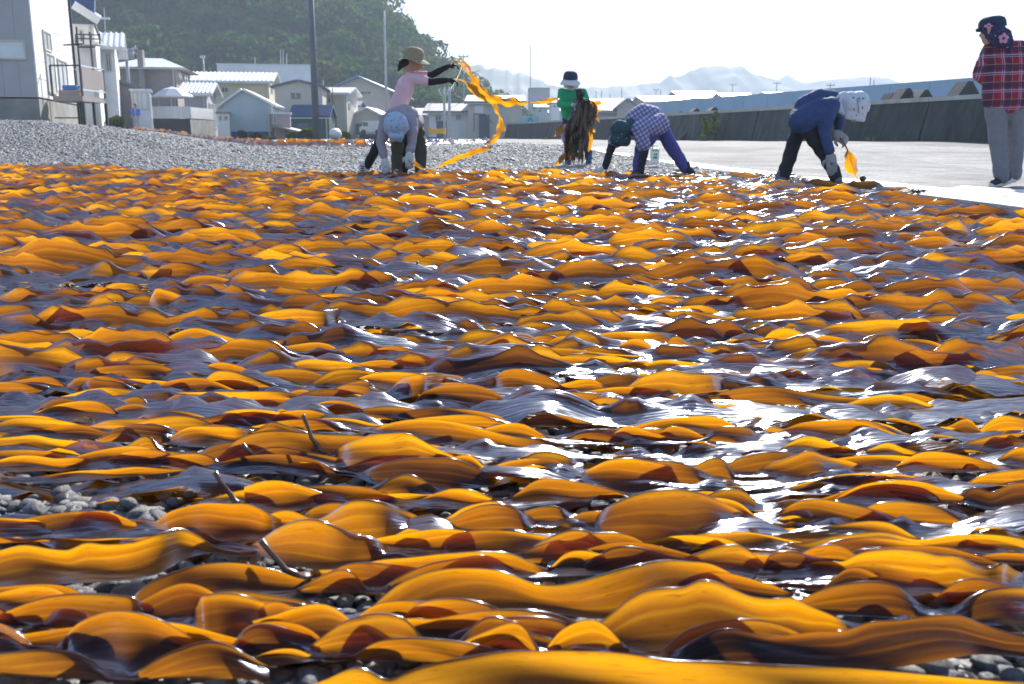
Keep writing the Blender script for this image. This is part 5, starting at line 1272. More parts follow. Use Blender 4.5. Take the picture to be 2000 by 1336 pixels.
# ------------------------------------------------------------------ people
def gpt(px, py):
    """where the sight line through a photo pixel meets the ground"""
    a, b, c = ray(px, py); t_ = 1.0
    for _ in range(400):
        t_ += .05
        if EYE + c * t_ <= tz(a * t_, b * t_) + .001: break
    return Vector((a * t_, b * t_, EYE + c * t_))
from mathutils import noise as mnoise
DG = None
def flesh(name, chains, mat, parent, vox=.012, smooth=5, fold=0.0, fscale=9.0, seed=0):
    """tapered limbs and masses fused into ONE continuous skin"""
    bm = bmesh.new()
    def ball(p, r):
        sc = r if isinstance(r, (tuple, list)) else (r, r, r)
        g = bmesh.ops.create_uvsphere(bm, u_segments=14, v_segments=9, radius=1)
        bmesh.ops.transform(bm, matrix=Matrix.Translation(p) @ Matrix.Diagonal((*sc, 1)), verts=g['verts'])
    for ch in chains:
        pts = [(Vector(p), r) for p, r in ch]
        for p, r in pts: ball(p, r)
        for (p, r), (q, s) in zip(pts, pts[1:]):
            r_ = r if not isinstance(r, (tuple, list)) else min(r); s_ = s if not isinstance(s, (tuple, list)) else min(s)
            L = (q - p).length
            if L < 1e-4: continue
            d = (q - p) / L; qt = d.to_track_quat('Z', 'Y'); n = 14; A, B = [], []
            for k in range(n):
                u = Vector((math.cos(k * math.tau / n), math.sin(k * math.tau / n), 0))
                A.append(bm.verts.new(p + qt @ (u * r_))); B.append(bm.verts.new(q + qt @ (u * s_)))
            for k in range(n): bm.faces.new((A[k], A[(k + 1) % n], B[(k + 1) % n], B[k]))
            bm.faces.new(A[::-1]); bm.faces.new(B)
    me = bpy.data.meshes.new(name); bm.to_mesh(me); bm.free()
    tmp = bpy.data.objects.new('tmp_shape', me); COL.objects.link(tmp)
    m = tmp.modifiers.new('r', 'REMESH'); m.mode = 'VOXEL'; m.voxel_size = vox; m.use_smooth_shade = True
    m2 = tmp.modifiers.new('s', 'SMOOTH'); m2.factor = .5; m2.iterations = smooth
    dg = bpy.context.evaluated_depsgraph_get(); ev = tmp.evaluated_get(dg)
    out = bpy.data.meshes.new_from_object(ev); out.name = name
    bpy.data.objects.remove(tmp); bpy.data.meshes.remove(me)
    if fold:
        n = len(out.vertices); co = np.zeros(n * 3, np.float32); out.vertices.foreach_get('co', co); co = co.reshape(-1, 3)
        no = np.zeros(n * 3, np.float32); out.vertices.foreach_get('normal', no); no = no.reshape(-1, 3)
        dv = np.array([mnoise.noise(Vector((float(c[0]) * fscale + seed, float(c[1]) * fscale, float(c[2]) * fscale * 1.4))) + .5 * abs(mnoise.noise(Vector((float(c[0]) * fscale * 2.3, float(c[1]) * fscale * 2 + seed, float(c[2]) * fscale * 3.4)))) for c in co])
        co += no * (dv * fold)[:, None]; out.vertices.foreach_set('co', co.ravel()); out.update()
    out.materials.clear()
    return link(name, out, mat, parent)

def cloth(name, col, rough=.85, var=.12, scale=14): return simple(name, col, rough, var, scale, bump=.15)
M_skin = simple('skin', (.50, .29, .20), .5, .08, 9); M_blackc = cloth('black_cloth', (.012, .012, .016)); M_pinkc = cloth('pink_cotton', (.78, .50, .57), var=.06)
M_jacket = cloth('mauve_grey_jacket', (.36, .31, .36)); M_olive = cloth('olive_trousers', (.075, .075, .05)); M_green = cloth('green_shirt', (.015, .34, .16), var=.05)
M_navyc = cloth('navy_jacket', (.04, .07, .19)); M_darkc = cloth('charcoal_trousers', (.022, .022, .032)); M_purple = cloth('violet_trousers', (.09, .085, .32))
M_jean = cloth('grey_jeans', (.19, .20, .24)); M_hatst = simple('straw_hat', (.36, .28, .18), .85, .2, 60, bump=.4); M_navyhat = cloth('navy_hat', (.03, .04, .09))
M_white_c = cloth('white_cotton', (.62, .63, .68), var=.06); M_glove = simple('work_glove', (.33, .33, .36), .85, .1, 20, bump=.2); M_boot = simple('blue_boot', (.03, .07, .18), .5, .1, 5)
M_hair = simple('dark_hair', (.02, .015, .012), .5, .3, 40); M_shoe = simple('dark_shoe', (.03, .03, .045), .7, .2, 10); M_sole = simple('white_sole', (.7, .7, .72), .6, .05, 5)
def pattern(name, basec, spotc, sc, lo, hi, rough=.85):
    t = NT(name); co = t.coord('Object'); v = t.n('TexVoronoi'); v.inputs['Scale'].default_value = sc; t.l(co, v.inputs['Vector'])
    m = t.math('ADD', v.outputs['Distance'], t.math('MULTIPLY', t.noise(co, sc * 1.7, 3), .5))
    t.l(t.ramp(m, [(lo, spotc), (hi, basec)]), t.bsdf.inputs['Base Color']); t.bsdf.inputs['Roughness'].default_value = rough; return t.m
M_floral = pattern('white_floral_cotton', (.60, .62, .72), (.09, .11, .24), 17, .34, .46); M_floralb = pattern('pale_blue_floral_cotton', (.40, .49, .66), (.14, .20, .38), 26, .40, .58)
M_kerch = pattern('dark_teal_kerchief', (.03, .075, .10), (.5, .58, .58), 34, .30, .42); M_scarf = pattern('navy_floral_scarf', (.03, .03, .10), (.45, .40, .55), 26, .32, .40)
def plaid(name, base, stripes, sc, rot):
    """woven stripes in two directions: stripes = [(period, width, colour, strength)]"""
    t = NT(name); co = t.coord('Object'); mp = t.n('Mapping'); mp.inputs['Rotation'].default_value = rot; t.l(co, mp.inputs[0]); s = t.n('SeparateXYZ'); t.l(mp.outputs[0], s.inputs[0])
    c = base; cur = None
    for ax in (0, 2):
        for (per, off, wd, colr, k) in stripes:
            f = t.math('FRACT', t.math('ADD', t.math('DIVIDE', s.outputs[ax], per), off + 10))
            on = t.math('LESS_THAN', f, wd); cur = t.mix(t.math('MULTIPLY', on, k), cur if cur is not None else base, colr)
    t.l(cur, t.bsdf.inputs['Base Color']); t.bsdf.inputs['Roughness'].default_value = .85; t.bump(t.noise(co, 25, 4), .2, .01); return t.m
M_gingham = plaid('gingham_check', (.52, .50, .68), [(.042, 0, .5, (.07, .055, .24), .62)], 1, (0, .55, 0))
M_plaid = plaid('red_plaid', (.30, .014, .026), [(.15, 0, .34, (.02, .02, .06), .66), (.15, .15, .05, (.30, .38, .62), .85), (.15, .26, .04, (.40, .42, .62), .6), (.15, .68, .035, (.45, .32, .32), .55)], 1, (0, .03, 0))

def hand(name, p, d, up, mat, parent, curl=.5, s=1.0):
    """palm, four unequal bent fingers and a thumb leaving the side of the palm"""
    p, d, up = Vector(p), Vector(d).normalized(), Vector(up).normalized(); sd = d.cross(up).normalized(); up = sd.cross(d).normalized()
    ch = [[(p - d * .02 * s, .024 * s), (p + d * .03 * s, .026 * s)], [(p + sd * .018 * s, .022 * s), (p + d * .065 * s + sd * .026 * s, .017 * s)], [(p - sd * .018 * s, .022 * s), (p + d * .065 * s - sd * .026 * s, .017 * s)]]
    for k, L in enumerate((.066, .076, .070, .054)):
        o = sd * (.030 - .020 * k) * s; b = p + d * .072 * s + o; a1 = curl * .7; a2 = curl * 1.6
        k1 = b + (d * math.cos(a1) - up * math.sin(a1)) * L * .5 * s; k2 = k1 + (d * math.cos(a2) - up * math.sin(a2)) * L * .5 * s
        ch.append([(b, .0105 * s), (k1, .0095 * s), (k2, .008 * s)])
    th = p + sd * .03 * s + d * .015 * s; t1 = th + (d * .55 + sd * .75 - up * .3).normalized() * .035 * s; t2 = t1 + (d * .9 + sd * .1 - up * .5 * curl).normalized() * .03 * s
    ch.append([(th - sd * .01 * s, .014 * s), (t1, .0115 * s), (t2, .0095 * s)])
    return flesh(name, ch, mat, parent, .0055, 2)

def shoe(name, heel, toe, mat, parent, sole=None, h=.075):
    heel, toe = Vector(heel), Vector(toe); d = (toe - heel); f = d.normalized()
    o = flesh(name, [[(heel + Vector((0, 0, .045)), .038), (heel + d * .45 + Vector((0, 0, .04)), .042), (toe - f * .035 + Vector((0, 0, .032)), .036)], [(heel + Vector((0, 0, .06)), .036), (heel + Vector((0, 0, .095)) + f * .01, .034)]], mat, parent, .009, 3)
    if sole is not None:
        MB().tube([heel - f * .035 + Vector((0, 0, .012)), heel + d * .5 + Vector((0, 0, .012)), toe + Vector((0, 0, .014))], [.030, .036, .024], 10).build('sole', sole, o)
    return o

def disc_hat(parent, c, R, h, brim, mat, tilt=None, bmat=None, brim_drop=.02, name='hat', floppy=.01):
    """crown and brim turned about an axis, brim slightly wavy"""
    prof = [(.02, h), (R * .55, h * .97), (R * .88, h * .78), (R * 1.0, h * .45), (R * 1.03, .0), (R * 1.05, -.004)]
    bp_ = [(R * 1.05, -.004), (R + brim * .4, -brim_drop * .3), (R + brim * .8, -brim_drop * .8), (R + brim, -brim_drop)]
    n = 28; q = (tilt or Matrix.Identity(4))
    def lathe(pr, nm, m):
        V, F = [], []
        for j, (r, z) in enumerate(pr):
            for k in range(n):
                a = k * math.tau / n; zz = z + (floppy * math.sin(3 * a + 1) * max(0, (r - R) / max(brim, .01)) if r > R * 1.04 else 0)
                V.append(Vector(c) + q @ Vector((r * math.cos(a), r * math.sin(a), zz)))
        for j in range(len(pr) - 1):
            for k in range(n): F.append((j * n + k, j * n + (k + 1) % n, (j + 1) * n + (k + 1) % n, (j + 1) * n + k))
        F = np.array(F); o = link(nm, np_mesh(nm, [tuple(v) for v in V], F), m, parent)
        so = o.modifiers.new('thickness', 'SOLIDIFY'); so.thickness = .004; return o
    o = lathe([(0.0005, h * 1.0)] + prof, name, mat)
    if brim: b = lathe(bp_, 'brim', bmat or mat); b.parent = parent
    return o

def face(parent, c, f, up=Vector((0, 0, 1)), R=.1):
    f = Vector(f).normalized(); sd = f.cross(up).normalized()
    for s_ in (-1, 1):
        MBp = MB(); r = bmesh.ops.create_uvsphere(MBp.bm, u_segments=8, v_segments=6, radius=.011); bmesh.ops.translate(MBp.bm, vec=Vector(c) + f * R * .9 + sd * .032 * s_ + up * .008, verts=r['verts']); MBp.build('eye', M_hair, parent)
    m = MB(); r = bmesh.ops.create_uvsphere(m.bm, u_segments=10, v_segments=6, radius=1); bmesh.ops.transform(m.bm, matrix=Matrix.Translation(Vector(c) + f * R * .88 - up * .06) @ Matrix.Diagonal((.024, .014, .007, 1)), verts=r['verts']); m.build('mouth', simple('lips', (.35, .12, .10), .5), parent)

def head_chain(c, f, up=Vector((0, 0, 1)), k=1.0):
    c = Vector(c); f = Vector(f).normalized(); sd = f.cross(up).normalized()
    return [[(c + up * .02, .096 * k), (c - up * .035 + f * .018, .078 * k), (c - up * .075 + f * .04, .045 * k)],
            [(c + f * .088 - up * .005, .013), (c + f * .105 - up * .03, .015)],
            [(c + sd * .09 - up * .01, .02), (c + sd * .094 - up * .035, .015)], [(c - sd * .09 - up * .01, .02), (c - sd * .094 - up * .035, .015)]]

def torso_chains(shL, shR, hipL, hipR, r_sh, r_ch, r_wa, r_hip):
    shL, shR, hipL, hipR = map(Vector, (shL, shR, hipL, hipR)); out = []
    for u in (.0, .33, .67, 1.0):
        s_ = shL.lerp(shR, .10 + .8 * u); h_ = hipL.lerp(hipR, .05 + .9 * u)
        out.append([(s_, r_sh), (s_.lerp(h_, .28), r_ch), (s_.lerp(h_, .62), r_wa), (h_, r_hip)])
    out.append([(shL, r_sh * .8), (shR, r_sh * .8)])
    return out

def person(label, J, look, mats, sleeve='long', radii=None, foot=None, shoe_mat=None, sole=None, glove=None, hands=True, group=None, fold=.012, sock=None, shoes=True):
    """J: joints in world space; mats: top, trousers"""
    R = dict(sh=.07, ch=.105, wa=.10, hip=.105, ua=.048, el=.040, wr=.030, th=.082, kn=.058, an=.042); R.update(radii or {})
    c0 = (J['anL'] + J['anR']) / 2
    sk = [head for head in head_chain(J['head'], look)]
    sk.append([(J['head'] - Vector((0, 0, .04)), .052), (J['neck'], .052), ((J['shL'] + J['shR']) / 2, .06)])
    sk += torso_chains(J['shL'], J['shR'], J['hipL'], J['hipR'], R['sh'] * .75, R['ch'] * .8, R['wa'] * .8, R['hip'] * .8)
    for s_ in 'LR':
        sk.append([(J['sh' + s_], R['ua'] * .9), (J['el' + s_], R['el'] * .8), (J['ha' + s_], R['wr'] * .85)])
        sk.append([(J['hip' + s_], R['th'] * .9), (J['kn' + s_], R['kn'] * .8), (J['an' + s_], R['an'] * .8)])
    body = flesh('person', sk, M_skin, None, .014, 4)
    tag(body, label, 'person', group)
    top = torso_chains(J['shL'], J['shR'], J['hipL'], J['hipR'], R['sh'], R['ch'], R['wa'], R['hip'])
    slv = {'long': .93, 'short': .42, 'mid': .55}[sleeve] if isinstance(sleeve, str) else sleeve
    for s_ in 'LR':
        sh, el, ha = J['sh' + s_], J['el' + s_], J['ha' + s_]
        if sleeve == 'long': top.append([(sh, R['ua'] * 1.22), (sh.lerp(el, .5), R['ua'] * 1.15), (el, R['el'] * 1.3), (el.lerp(ha, .86), R['wr'] * 1.45)])
        else: top.append([(sh, R['ua'] * 1.25), (sh.lerp(el, .75 if sleeve == 'short' else 1), R['ua'] * 1.3)])
    flesh('top', top, mats[0], body, .012, 5, fold, seed=hash(label) % 50 if False else len(label))
    pt = [[(J['hipL'], R['hip'] * .82), (J['hipR'], R['hip'] * .82)]]
    for s_ in 'LR': pt.append([(J['hip' + s_], R['th'] * 1.12), (J['hip' + s_].lerp(J['kn' + s_], .5), R['th'] * .98), (J['kn' + s_], R['kn'] * 1.1), (J['kn' + s_].lerp(J['an' + s_], .5), R['kn'] * 1.02), (J['an' + s_], R['an'] * 1.22)])
    flesh('trousers', pt, mats[1], body, .012, 5, fold, seed=3 + len(label))
    return body
V3 = lambda *a: Vector(a)

# ---- worker in pink, straw hat, throwing out the strands
Y = 11.6; P = lambda px, py, d=0.0: at(px, py, Y + d)
J = dict(head=P(807, 117, 0), neck=P(797, 137, 0), shL=P(797, 149, .14), shR=P(800, 152, -.14), elL=P(842, 147, .12), haL=P(872, 131, .05), elR=P(842, 160, -.16), haR=P(872, 157, -.18),
         hipL=P(774, 220, .11), hipR=P(773, 221, -.11), knL=P(744, 274, .10), anL=P(716, 324, .08), knR=P(790, 276, -.12), anR=P(789, 336, -.1))
pk = person('worker in pink shirt and straw hat flinging kelp strands to the right', J, V3(1, -.1, -.25), (M_pinkc, M_blackc), 'short', dict(ua=.044, ch=.105, wa=.10, hip=.10, th=.075, sh=.062), fold=.008)
for s_ in 'LR': flesh('arm_cover', [[(J['sh' + s_].lerp(J['el' + s_], .6), .046), (J['el' + s_], .042), (J['el' + s_].lerp(J['ha' + s_], .5), .038), (J['ha' + s_], .032)]], M_blackc, pk, .009, 3)
hand('glove', J['haL'] + V3(.02, 0, .01), V3(1, 0, .25), V3(0, -.3, 1), M_blackc, pk, .9); hand('glove', J['haR'] + V3(.02, 0, 0), V3(1, 0, 0), V3(0, -.3, 1), M_blackc, pk, .9)
disc_hat(pk, J['head'] + V3(.005, 0, .015), .112, .125, .085, M_hatst, Matrix.Rotation(math.radians(9), 4, 'Y'), brim_drop=.05, floppy=.02)
face(pk, J['head'], V3(1, -.1, -.25))
flesh('hair', [[(J['head'] + V3(-.05, 0, .0), .075), (J['head'] + V3(-.11, 0, -.04), .045), (P(782, 128), .03), (P(778, 137), .016)]], M_hair, pk, .009, 2, .01, 30)
g = gpt(716, 346); s1 = P(708, 345, .06); s1.z = tz(s1.x, s1.y)
shoe('shoe', P(707, 338, .08), P(721, 345, .02), M_white_c, pk, M_sole)
flesh('shoe', [[(P(712, 322, .08), .05), (P(709, 338, .06), .052), (P(715, 343, .0), .042)]], M_white_c, pk, .01, 3)
for k in range(3): MB().bar(P(704, 324 + 4.5 * k, .0), P(711, 325.5 + 4.5 * k, -.01), .012, .012).build('stripe', M_blackc, pk)
shoe('shoe', P(785, 344, -.06), P(797, 347, -.1), M_white_c, pk, M_sole)

# ---- worker bent double towards us, pale blue hat
Y = 11.1
J = dict(head=P(773, 247, -.42), neck=P(778, 236, -.28), shL=P(752, 236, -.18), shR=P(802, 234, -.16), elL=P(744, 278, -.30), haL=P(751, 312, -.36), elR=P(806, 270, -.30), haR=P(800, 300, -.38),
         hipL=P(782, 232, .32), hipR=P(812, 232, .32), knL=P(775, 288, .10), anL=P(775, 334, .12), knR=P(822, 288, .16), anR=P(822, 336, .20))
J['hipL'].z -= .04; J['hipR'].z -= .04
w2 = person('worker bent double towards the camera in mauve-grey jacket and pale blue floral hat', J, V3(0, -.6, -.9), (M_jacket, M_olive), 'long', dict(ch=.115, wa=.115, hip=.10, ua=.055, th=.078, kn=.062, an=.052), fold=.016)
flesh('back', [[(P(768, 226, -.14), .085), (P(790, 222, .05), .10), (P(800, 226, .22), .10)]], M_jacket, w2, .012, 5, .012)
disc_hat(w2, J['head'] + V3(0, .03, .0), .125, .15, .0, M_floralb, Matrix.Rotation(math.radians(62), 4, 'X'), name='hat')
flesh('hat_bill', [[(P(766, 266, -.50), .04), (P(782, 266, -.50), .04)], [(P(764, 262, -.49), .038), (P(766, 274, -.49), .022)], [(P(783, 262, -.49), .038), (P(782, 274, -.49), .022)], [(P(766, 273, -.49), .02), (P(782, 273, -.49), .02)]], M_floralb, w2, .008, 3)
flesh('neck_flap', [[(P(760, 236, -.40), .045), (P(786, 236, -.40), .045)], [(P(793, 250, -.38), .04), (P(788, 238, -.3), .05)]], M_floralb, w2, .01, 4)
hand('glove', P(752, 316, -.37), V3(.15, 0, -1), V3(0, -1, 0), M_white_c, w2, .5, 1.15); hand('glove', P(800, 303, -.39), V3(-.05, 0, -1), V3(0, -1, 0), M_white_c, w2, .6, 1.15)
shoe('shoe', P(775, 343, .12), P(776, 348, -.06), M_white_c, w2, M_sole); shoe('shoe', P(822, 343, .2), P(824, 348, .02), M_white_c, w2, M_sole)

# ---- worker in green with the wilted bundle
Y = 15.5
J = dict(head=P(1114, 158, -.05), neck=P(1116, 172, .02), shL=P(1098, 181, .03), shR=P(1138, 181, .03), elL=P(1094, 204, -.05), haL=P(1124, 204, -.26), elR=P(1146, 200, -.05), haR=P(1134, 194, -.26),
         hipL=P(1110, 232, .05), hipR=P(1133, 232, .05), knL=P(1108, 276, -.03), anL=P(1110, 317, .0), knR=P(1146, 276, -.03), anR=P(1150, 316, .03))
w3 = person('worker in green top and navy hat holding a dark bundle of kelp', J, V3(.05, -1, -.35), (M_green, M_darkc), 'long', dict(ua=.058, ch=.105, wa=.10, hip=.10), fold=.010)
disc_hat(w3, J['head'] + V3(0, -.01, .02), .108, .125, .0, M_navyhat, Matrix.Rotation(math.radians(16), 4, 'X'))
disc_hat(w3, J['head'] + V3(0, -.02, .018), .106, .02, .05, M_white_c, Matrix.Rotation(math.radians(18), 4, 'X'), brim_drop=.06, name='hat_band')
face(w3, J['head'] + V3(0, 0, -.01), V3(.05, -1, -.2))
flesh('neck_cloth', [[(P(1104, 168, -.02), .03), (P(1115, 173, -.08), .03), (P(1127, 168, -.02), .03)]], M_white_c, w3, .008, 3)
flesh('apron', [[(P(1099, 262, -.1), .03), (P(1101, 276, -.1), .025)], [(P(1099, 262, -.1), .03), (P(1104, 245, -.08), .03)]], simple('lilac_cloth', (.38, .38, .62), .8), w3, .008, 3)
hand('glove', P(1122, 204, -.28), V3(1, -.3, .1), V3(0, -.4, 1), M_white_c, w3, 1.0, 1.2); hand('glove', P(1133, 192, -.30), V3(-.2, -.2, 1), V3(0, -1, 0), M_darkc, w3, .8, 1.2)
for a in ((1110, 322), (1150, 320)): 
    b_ = P(a[0], a[1] + 2, 0); flesh('boot', [[(b_ + V3(0, 0, .2), .055), (b_ + V3(0, 0, .05), .05), (b_ + V3(0, -.12, .035), .04)]], M_boot, w3, .01, 3)

# ---- worker in checked shirt bending left
Y = 10.95
J = dict(head=P(1213, 256, -.22), neck=P(1232, 247, -.14), shL=P(1224, 250, -.02), shR=P(1250, 252, -.30), elL=P(1195, 284, .0), haL=P(1182, 326, -.02), elR=P(1259, 293, -.32), haR=P(1251, 334, -.34),
         hipL=P(1283, 240, .12), hipR=P(1287, 242, -.12), knL=P(1313, 288, .10), anL=P(1338, 328, .08), knR=P(1252, 292, -.16), anR=P(1245, 340, -.20))
w4 = person('worker in blue checked shirt and violet trousers bending down to the left', J, V3(-.6, -.25, -.9), (M_gingham, M_purple), 'short', dict(ua=.062, ch=.115, wa=.125, hip=.115, sh=.08, th=.085, kn=.066, an=.052), fold=.012)
flesh('shirt_back', [[(P(1238, 232, -.1), .10), (P(1256, 224, -.05), .12), (P(1274, 228, 0), .12), (P(1286, 240, 0), .10)]], M_gingham, w4, .012, 5, .008)
for s_ in 'LR': flesh('arm_cover', [[(J['sh' + s_].lerp(J['el' + s_], .55), .05), (J['el' + s_], .048), (J['ha' + s_], .038)]], M_darkc, w4, .009, 3, .006)
flesh('kerchief', head_chain(P(1211, 257, -.24), V3(-.6, -.25, -.9), k=1.12)[:1] + [[(P(1211, 257, -.24), .104), (P(1230, 246, -.2), .075), (P(1236, 240, -.12), .07)], [(P(1203, 272, -.26), .07), (P(1222, 274, -.24), .06)]], M_kerch, w4, .01, 4, .01)
hand('glove', P(1179, 330, -.02), V3(-.5, 0, -.9), V3(0, -1, 0), M_white_c, w4, .6, 1.15); hand('glove', P(1248, 338, -.34), V3(-.4, 0, -.9), V3(0, -1, 0), M_darkc, w4, .6, 1.15)
shoe('shoe', P(1341, 337, .07), P(1356, 345, -.02), M_shoe, w4); shoe('shoe', P(1252, 349, -.2), P(1229, 354, -.3), M_shoe, w4)
flesh('sock', [[(P(1245, 340, -.20), .052), (P(1246, 345, -.2), .05)]], M_white_c, w4, .01, 2)

# ---- worker in navy jacket bending right
Y = 9.4
J = dict(head=P(1664, 207, -.05), neck=P(1643, 203, 0), shL=P(1628, 202, .17), shR=P(1622, 206, -.18), elL=P(1640, 238, .16), haL=P(1636, 262, .02), elR=P(1609, 256, -.22), haR=P(1622, 301, -.24),
         hipL=P(1566, 232, .12), hipR=P(1567, 236, -.12), knL=P(1548, 290, .10), anL=P(1528, 348, .10), knR=P(1612, 300, -.10), anR=P(1632, 346, -.10))
w5 = person('worker in navy jacket and white floral cap bending over the right edge of the kelp', J, V3(.75, -.1, -.7), (M_navyc, M_darkc), 'long', dict(ua=.06, ch=.12, wa=.125, hip=.128, th=.078, kn=.064, an=.050, sh=.085), fold=.013)
flesh('jacket_back', [[(P(1574, 210, 0), .11), (P(1600, 198, 0), .12), (P(1622, 198, 0), .105)]], M_navyc, w5, .012, 5, .008)
disc_hat(w5, J['head'] + V3(.02, 0, .005), .112, .13, .0, M_floral, Matrix.Rotation(math.radians(68), 4, 'Y'), name='cap')
flesh('cap', [[(P(1660, 202, -.05), .112), (P(1672, 208, -.05), .105)]], M_floral, w5, .01, 4)
flesh('cap_bill', [[(P(1655, 226, -.10), .035), (P(1684, 232, -.10), .03)], [(P(1684, 214, -.06), .04), (P(1686, 234, -.08), .022)], [(P(1656, 220, -.10), .04), (P(1686, 222, -.10), .035)]], M_floral, w5, .008, 4)
flesh('neck_flap', [[(P(1648, 190, -.05), .055), (P(1634, 196, -.06), .052), (P(1640, 214, -.1), .035), (P(1647, 222, -.1), .02)], [(P(1634, 192, .05), .05), (P(1650, 196, .05), .06)]], M_floral, w5, .01, 4)
hand('glove', P(1623, 306, -.24), V3(.15, 0, -1), V3(-.2, -1, 0), M_glove, w5, .3, 1.2); hand('glove', P(1634, 262, .0), V3(.8, -.2, -.6), V3(0, -1, .3), M_glove, w5, .9, 1.2)
shoe('shoe', P(1520, 358, .1), P(1537, 363, .02), simple('grey_shoe', (.15, .16, .22), .7), w5, None); shoe('shoe', P(1628, 358, -.1), P(1645, 363, -.16), simple('grey_shoe', (.15, .16, .22), .7), w5, None)

# ---- onlooker in red plaid, seen from behind
Y = 8.9
J = dict(head=P(1939, 58, -.02), neck=P(1950, 78, 0), shL=P(1934, 98, .02), shR=P(1990, 94, .02), elL=P(1913, 146, .10), haL=P(1936, 168, .26), elR=P(2008, 150, .08), haR=P(1975, 172, .28),
         hipL=P(1944, 196, 0), hipR=P(1981, 196, 0), knL=P(1949, 276, .02), anL=P(1956, 345, .02), knR=P(1984, 272, .10), anR=P(1981, 338, .16))
w6 = person('onlooker in red plaid shirt and grey jeans standing with back turned, right edge', J, V3(-.7, .6, -.15), (M_plaid, M_jean), 'long', dict(ua=.058, ch=.105, wa=.108, hip=.118, th=.088, kn=.068, an=.056, el=.048), fold=.010)
disc_hat(w6, P(1938, 52, 0) , .108, .085, .0, M_navyhat, Matrix.Rotation(math.radians(-6), 4, 'Y'), name='cap')
flesh('cap_peak', [[(P(1921, 56, .04), .03), (P(1909, 59, .06), .018)], [(P(1923, 56, .0), .03), (P(1911, 59, .02), .018)]], M_navyhat, w6, .007, 3)
flesh('scarf', [[(P(1941, 60, -.03), .098), (P(1950, 76, -.03), .075), (P(1960, 84, -.04), .045)], [(P(1932, 66, -.04), .05), (P(1948, 84, -.07), .035)], [(P(1962, 66, .0), .05), (P(1972, 84, -.02), .04)]], M_scarf, w6, .009, 4, .01, 20)
M_petal = simple('pink_petal', (.62, .30, .42), .7, .1, 20)
fc = P(1960, 75, -.125)
for k in range(5):
    a = k * math.tau / 5 + .3; m = MB(); r = bmesh.ops.create_uvsphere(m.bm, u_segments=8, v_segments=5, radius=1); bmesh.ops.transform(m.bm, matrix=Matrix.Translation(fc + V3(math.cos(a) * .028, 0, math.sin(a) * .028)) @ Matrix.Diagonal((.019, .012, .019, 1)), verts=r['verts']); m.build('flower_petal', M_petal, w6)
fc2 = P(1931, 51, -.1)
for k in range(4):
    a = k * math.tau / 4; m = MB(); r = bmesh.ops.create_uvsphere(m.bm, u_segments=8, v_segments=5, radius=1); bmesh.ops.transform(m.bm, matrix=Matrix.Translation(fc2 + V3(math.cos(a) * .024, 0, math.sin(a) * .014)) @ Matrix.Diagonal((.017, .012, .011, 1)), verts=r['verts']); m.build('flower_petal', M_petal, w6)
hand('hand', J['haL'], V3(.6, .5, 0), V3(0, 0, 1), M_skin, w6, .5)
shoe('shoe', P(1966, 357, .04), P(1934, 366, -.02), M_shoe, w6, M_sole); shoe('shoe', P(1985, 350, .2), P(1972, 355, .14), M_shoe, w6, M_sole)

# ---- far figures
def small_person(px, ytop, ybot, Y, top, leg, lab, bend=0):
    s = (ybot - ytop) / FPX * Y / 1.6; b = at(px, ybot, Y); q = lambda x, y, z: b + V3(x, y, z) * s
    ch = [[(q(bend * .35, -.1 * bend, 1.52 - .35 * bend), .105 * s)], [(q(bend * .3, 0, 1.4 - .3 * bend), .06 * s), (q(0, 0, 1.0), .09 * s)]]
    for sg in (-1, 1): ch += [[(q(.2 * sg + .28 * bend, 0, 1.32 - .28 * bend), .06 * s), (q(.25 * sg + .3 * bend, -.05, 1.05 - .3 * bend), .05 * s), (q(.2 * sg + .3 * bend, -.15, .85 - .3 * bend), .04 * s)], [(q(.09 * sg, 0, .9), .085 * s), (q(.12 * sg, 0, .45), .06 * s), (q(.13 * sg, 0, .05), .05 * s)]]
    o = flesh('person', ch, M_skin, None, .03, 2); tag(o, lab, 'person')
    t_ = [[(q(.14 * sg + bend * .28, 0, 1.3 - .28 * bend), .10 * s), (q(.1 * sg, 0, .95), .11 * s)] for sg in (-1, 1)] + [[(q(.2 * sg + .28 * bend, 0, 1.32 - .28 * bend), .075 * s), (q(.25 * sg + .3 * bend, -.05, 1.05 - .3 * bend), .06 * s)] for sg in (-1, 1)]
    flesh('top', t_, top, o, .03, 2)
    flesh('trousers', [[(q(.09 * sg, 0, .92), .105 * s), (q(.12 * sg, 0, .45), .08 * s), (q(.13 * sg, 0, .1), .065 * s)] for sg in (-1, 1)], leg, o, .03, 2)
    flesh('cap', [[(q(bend * .35, -.1 * bend, 1.58 - .35 * bend), .10 * s)]], M_hair if top is not M_navyc else M_navyhat, o, .03, 1)
small_person(268, 207, 258, 54, cloth('bright_blue_shirt', (.06, .17, .62)), cloth('pale_jeans', (.38, .44, .48)), 'distant person in bright blue shirt standing before the concrete terrace')
small_person(551, 257, 279, 92, M_jacket, M_darkc, 'distant person in mauve by the lean-to, left of a pair', .5)
small_person(564, 258, 279, 90, M_blackc, M_darkc, 'distant person in black by the lean-to, right of a pair', .5)
small_person(630, 254, 278, 88, M_navyc, M_darkc, 'distant person in navy beside the foot of the thick pole')

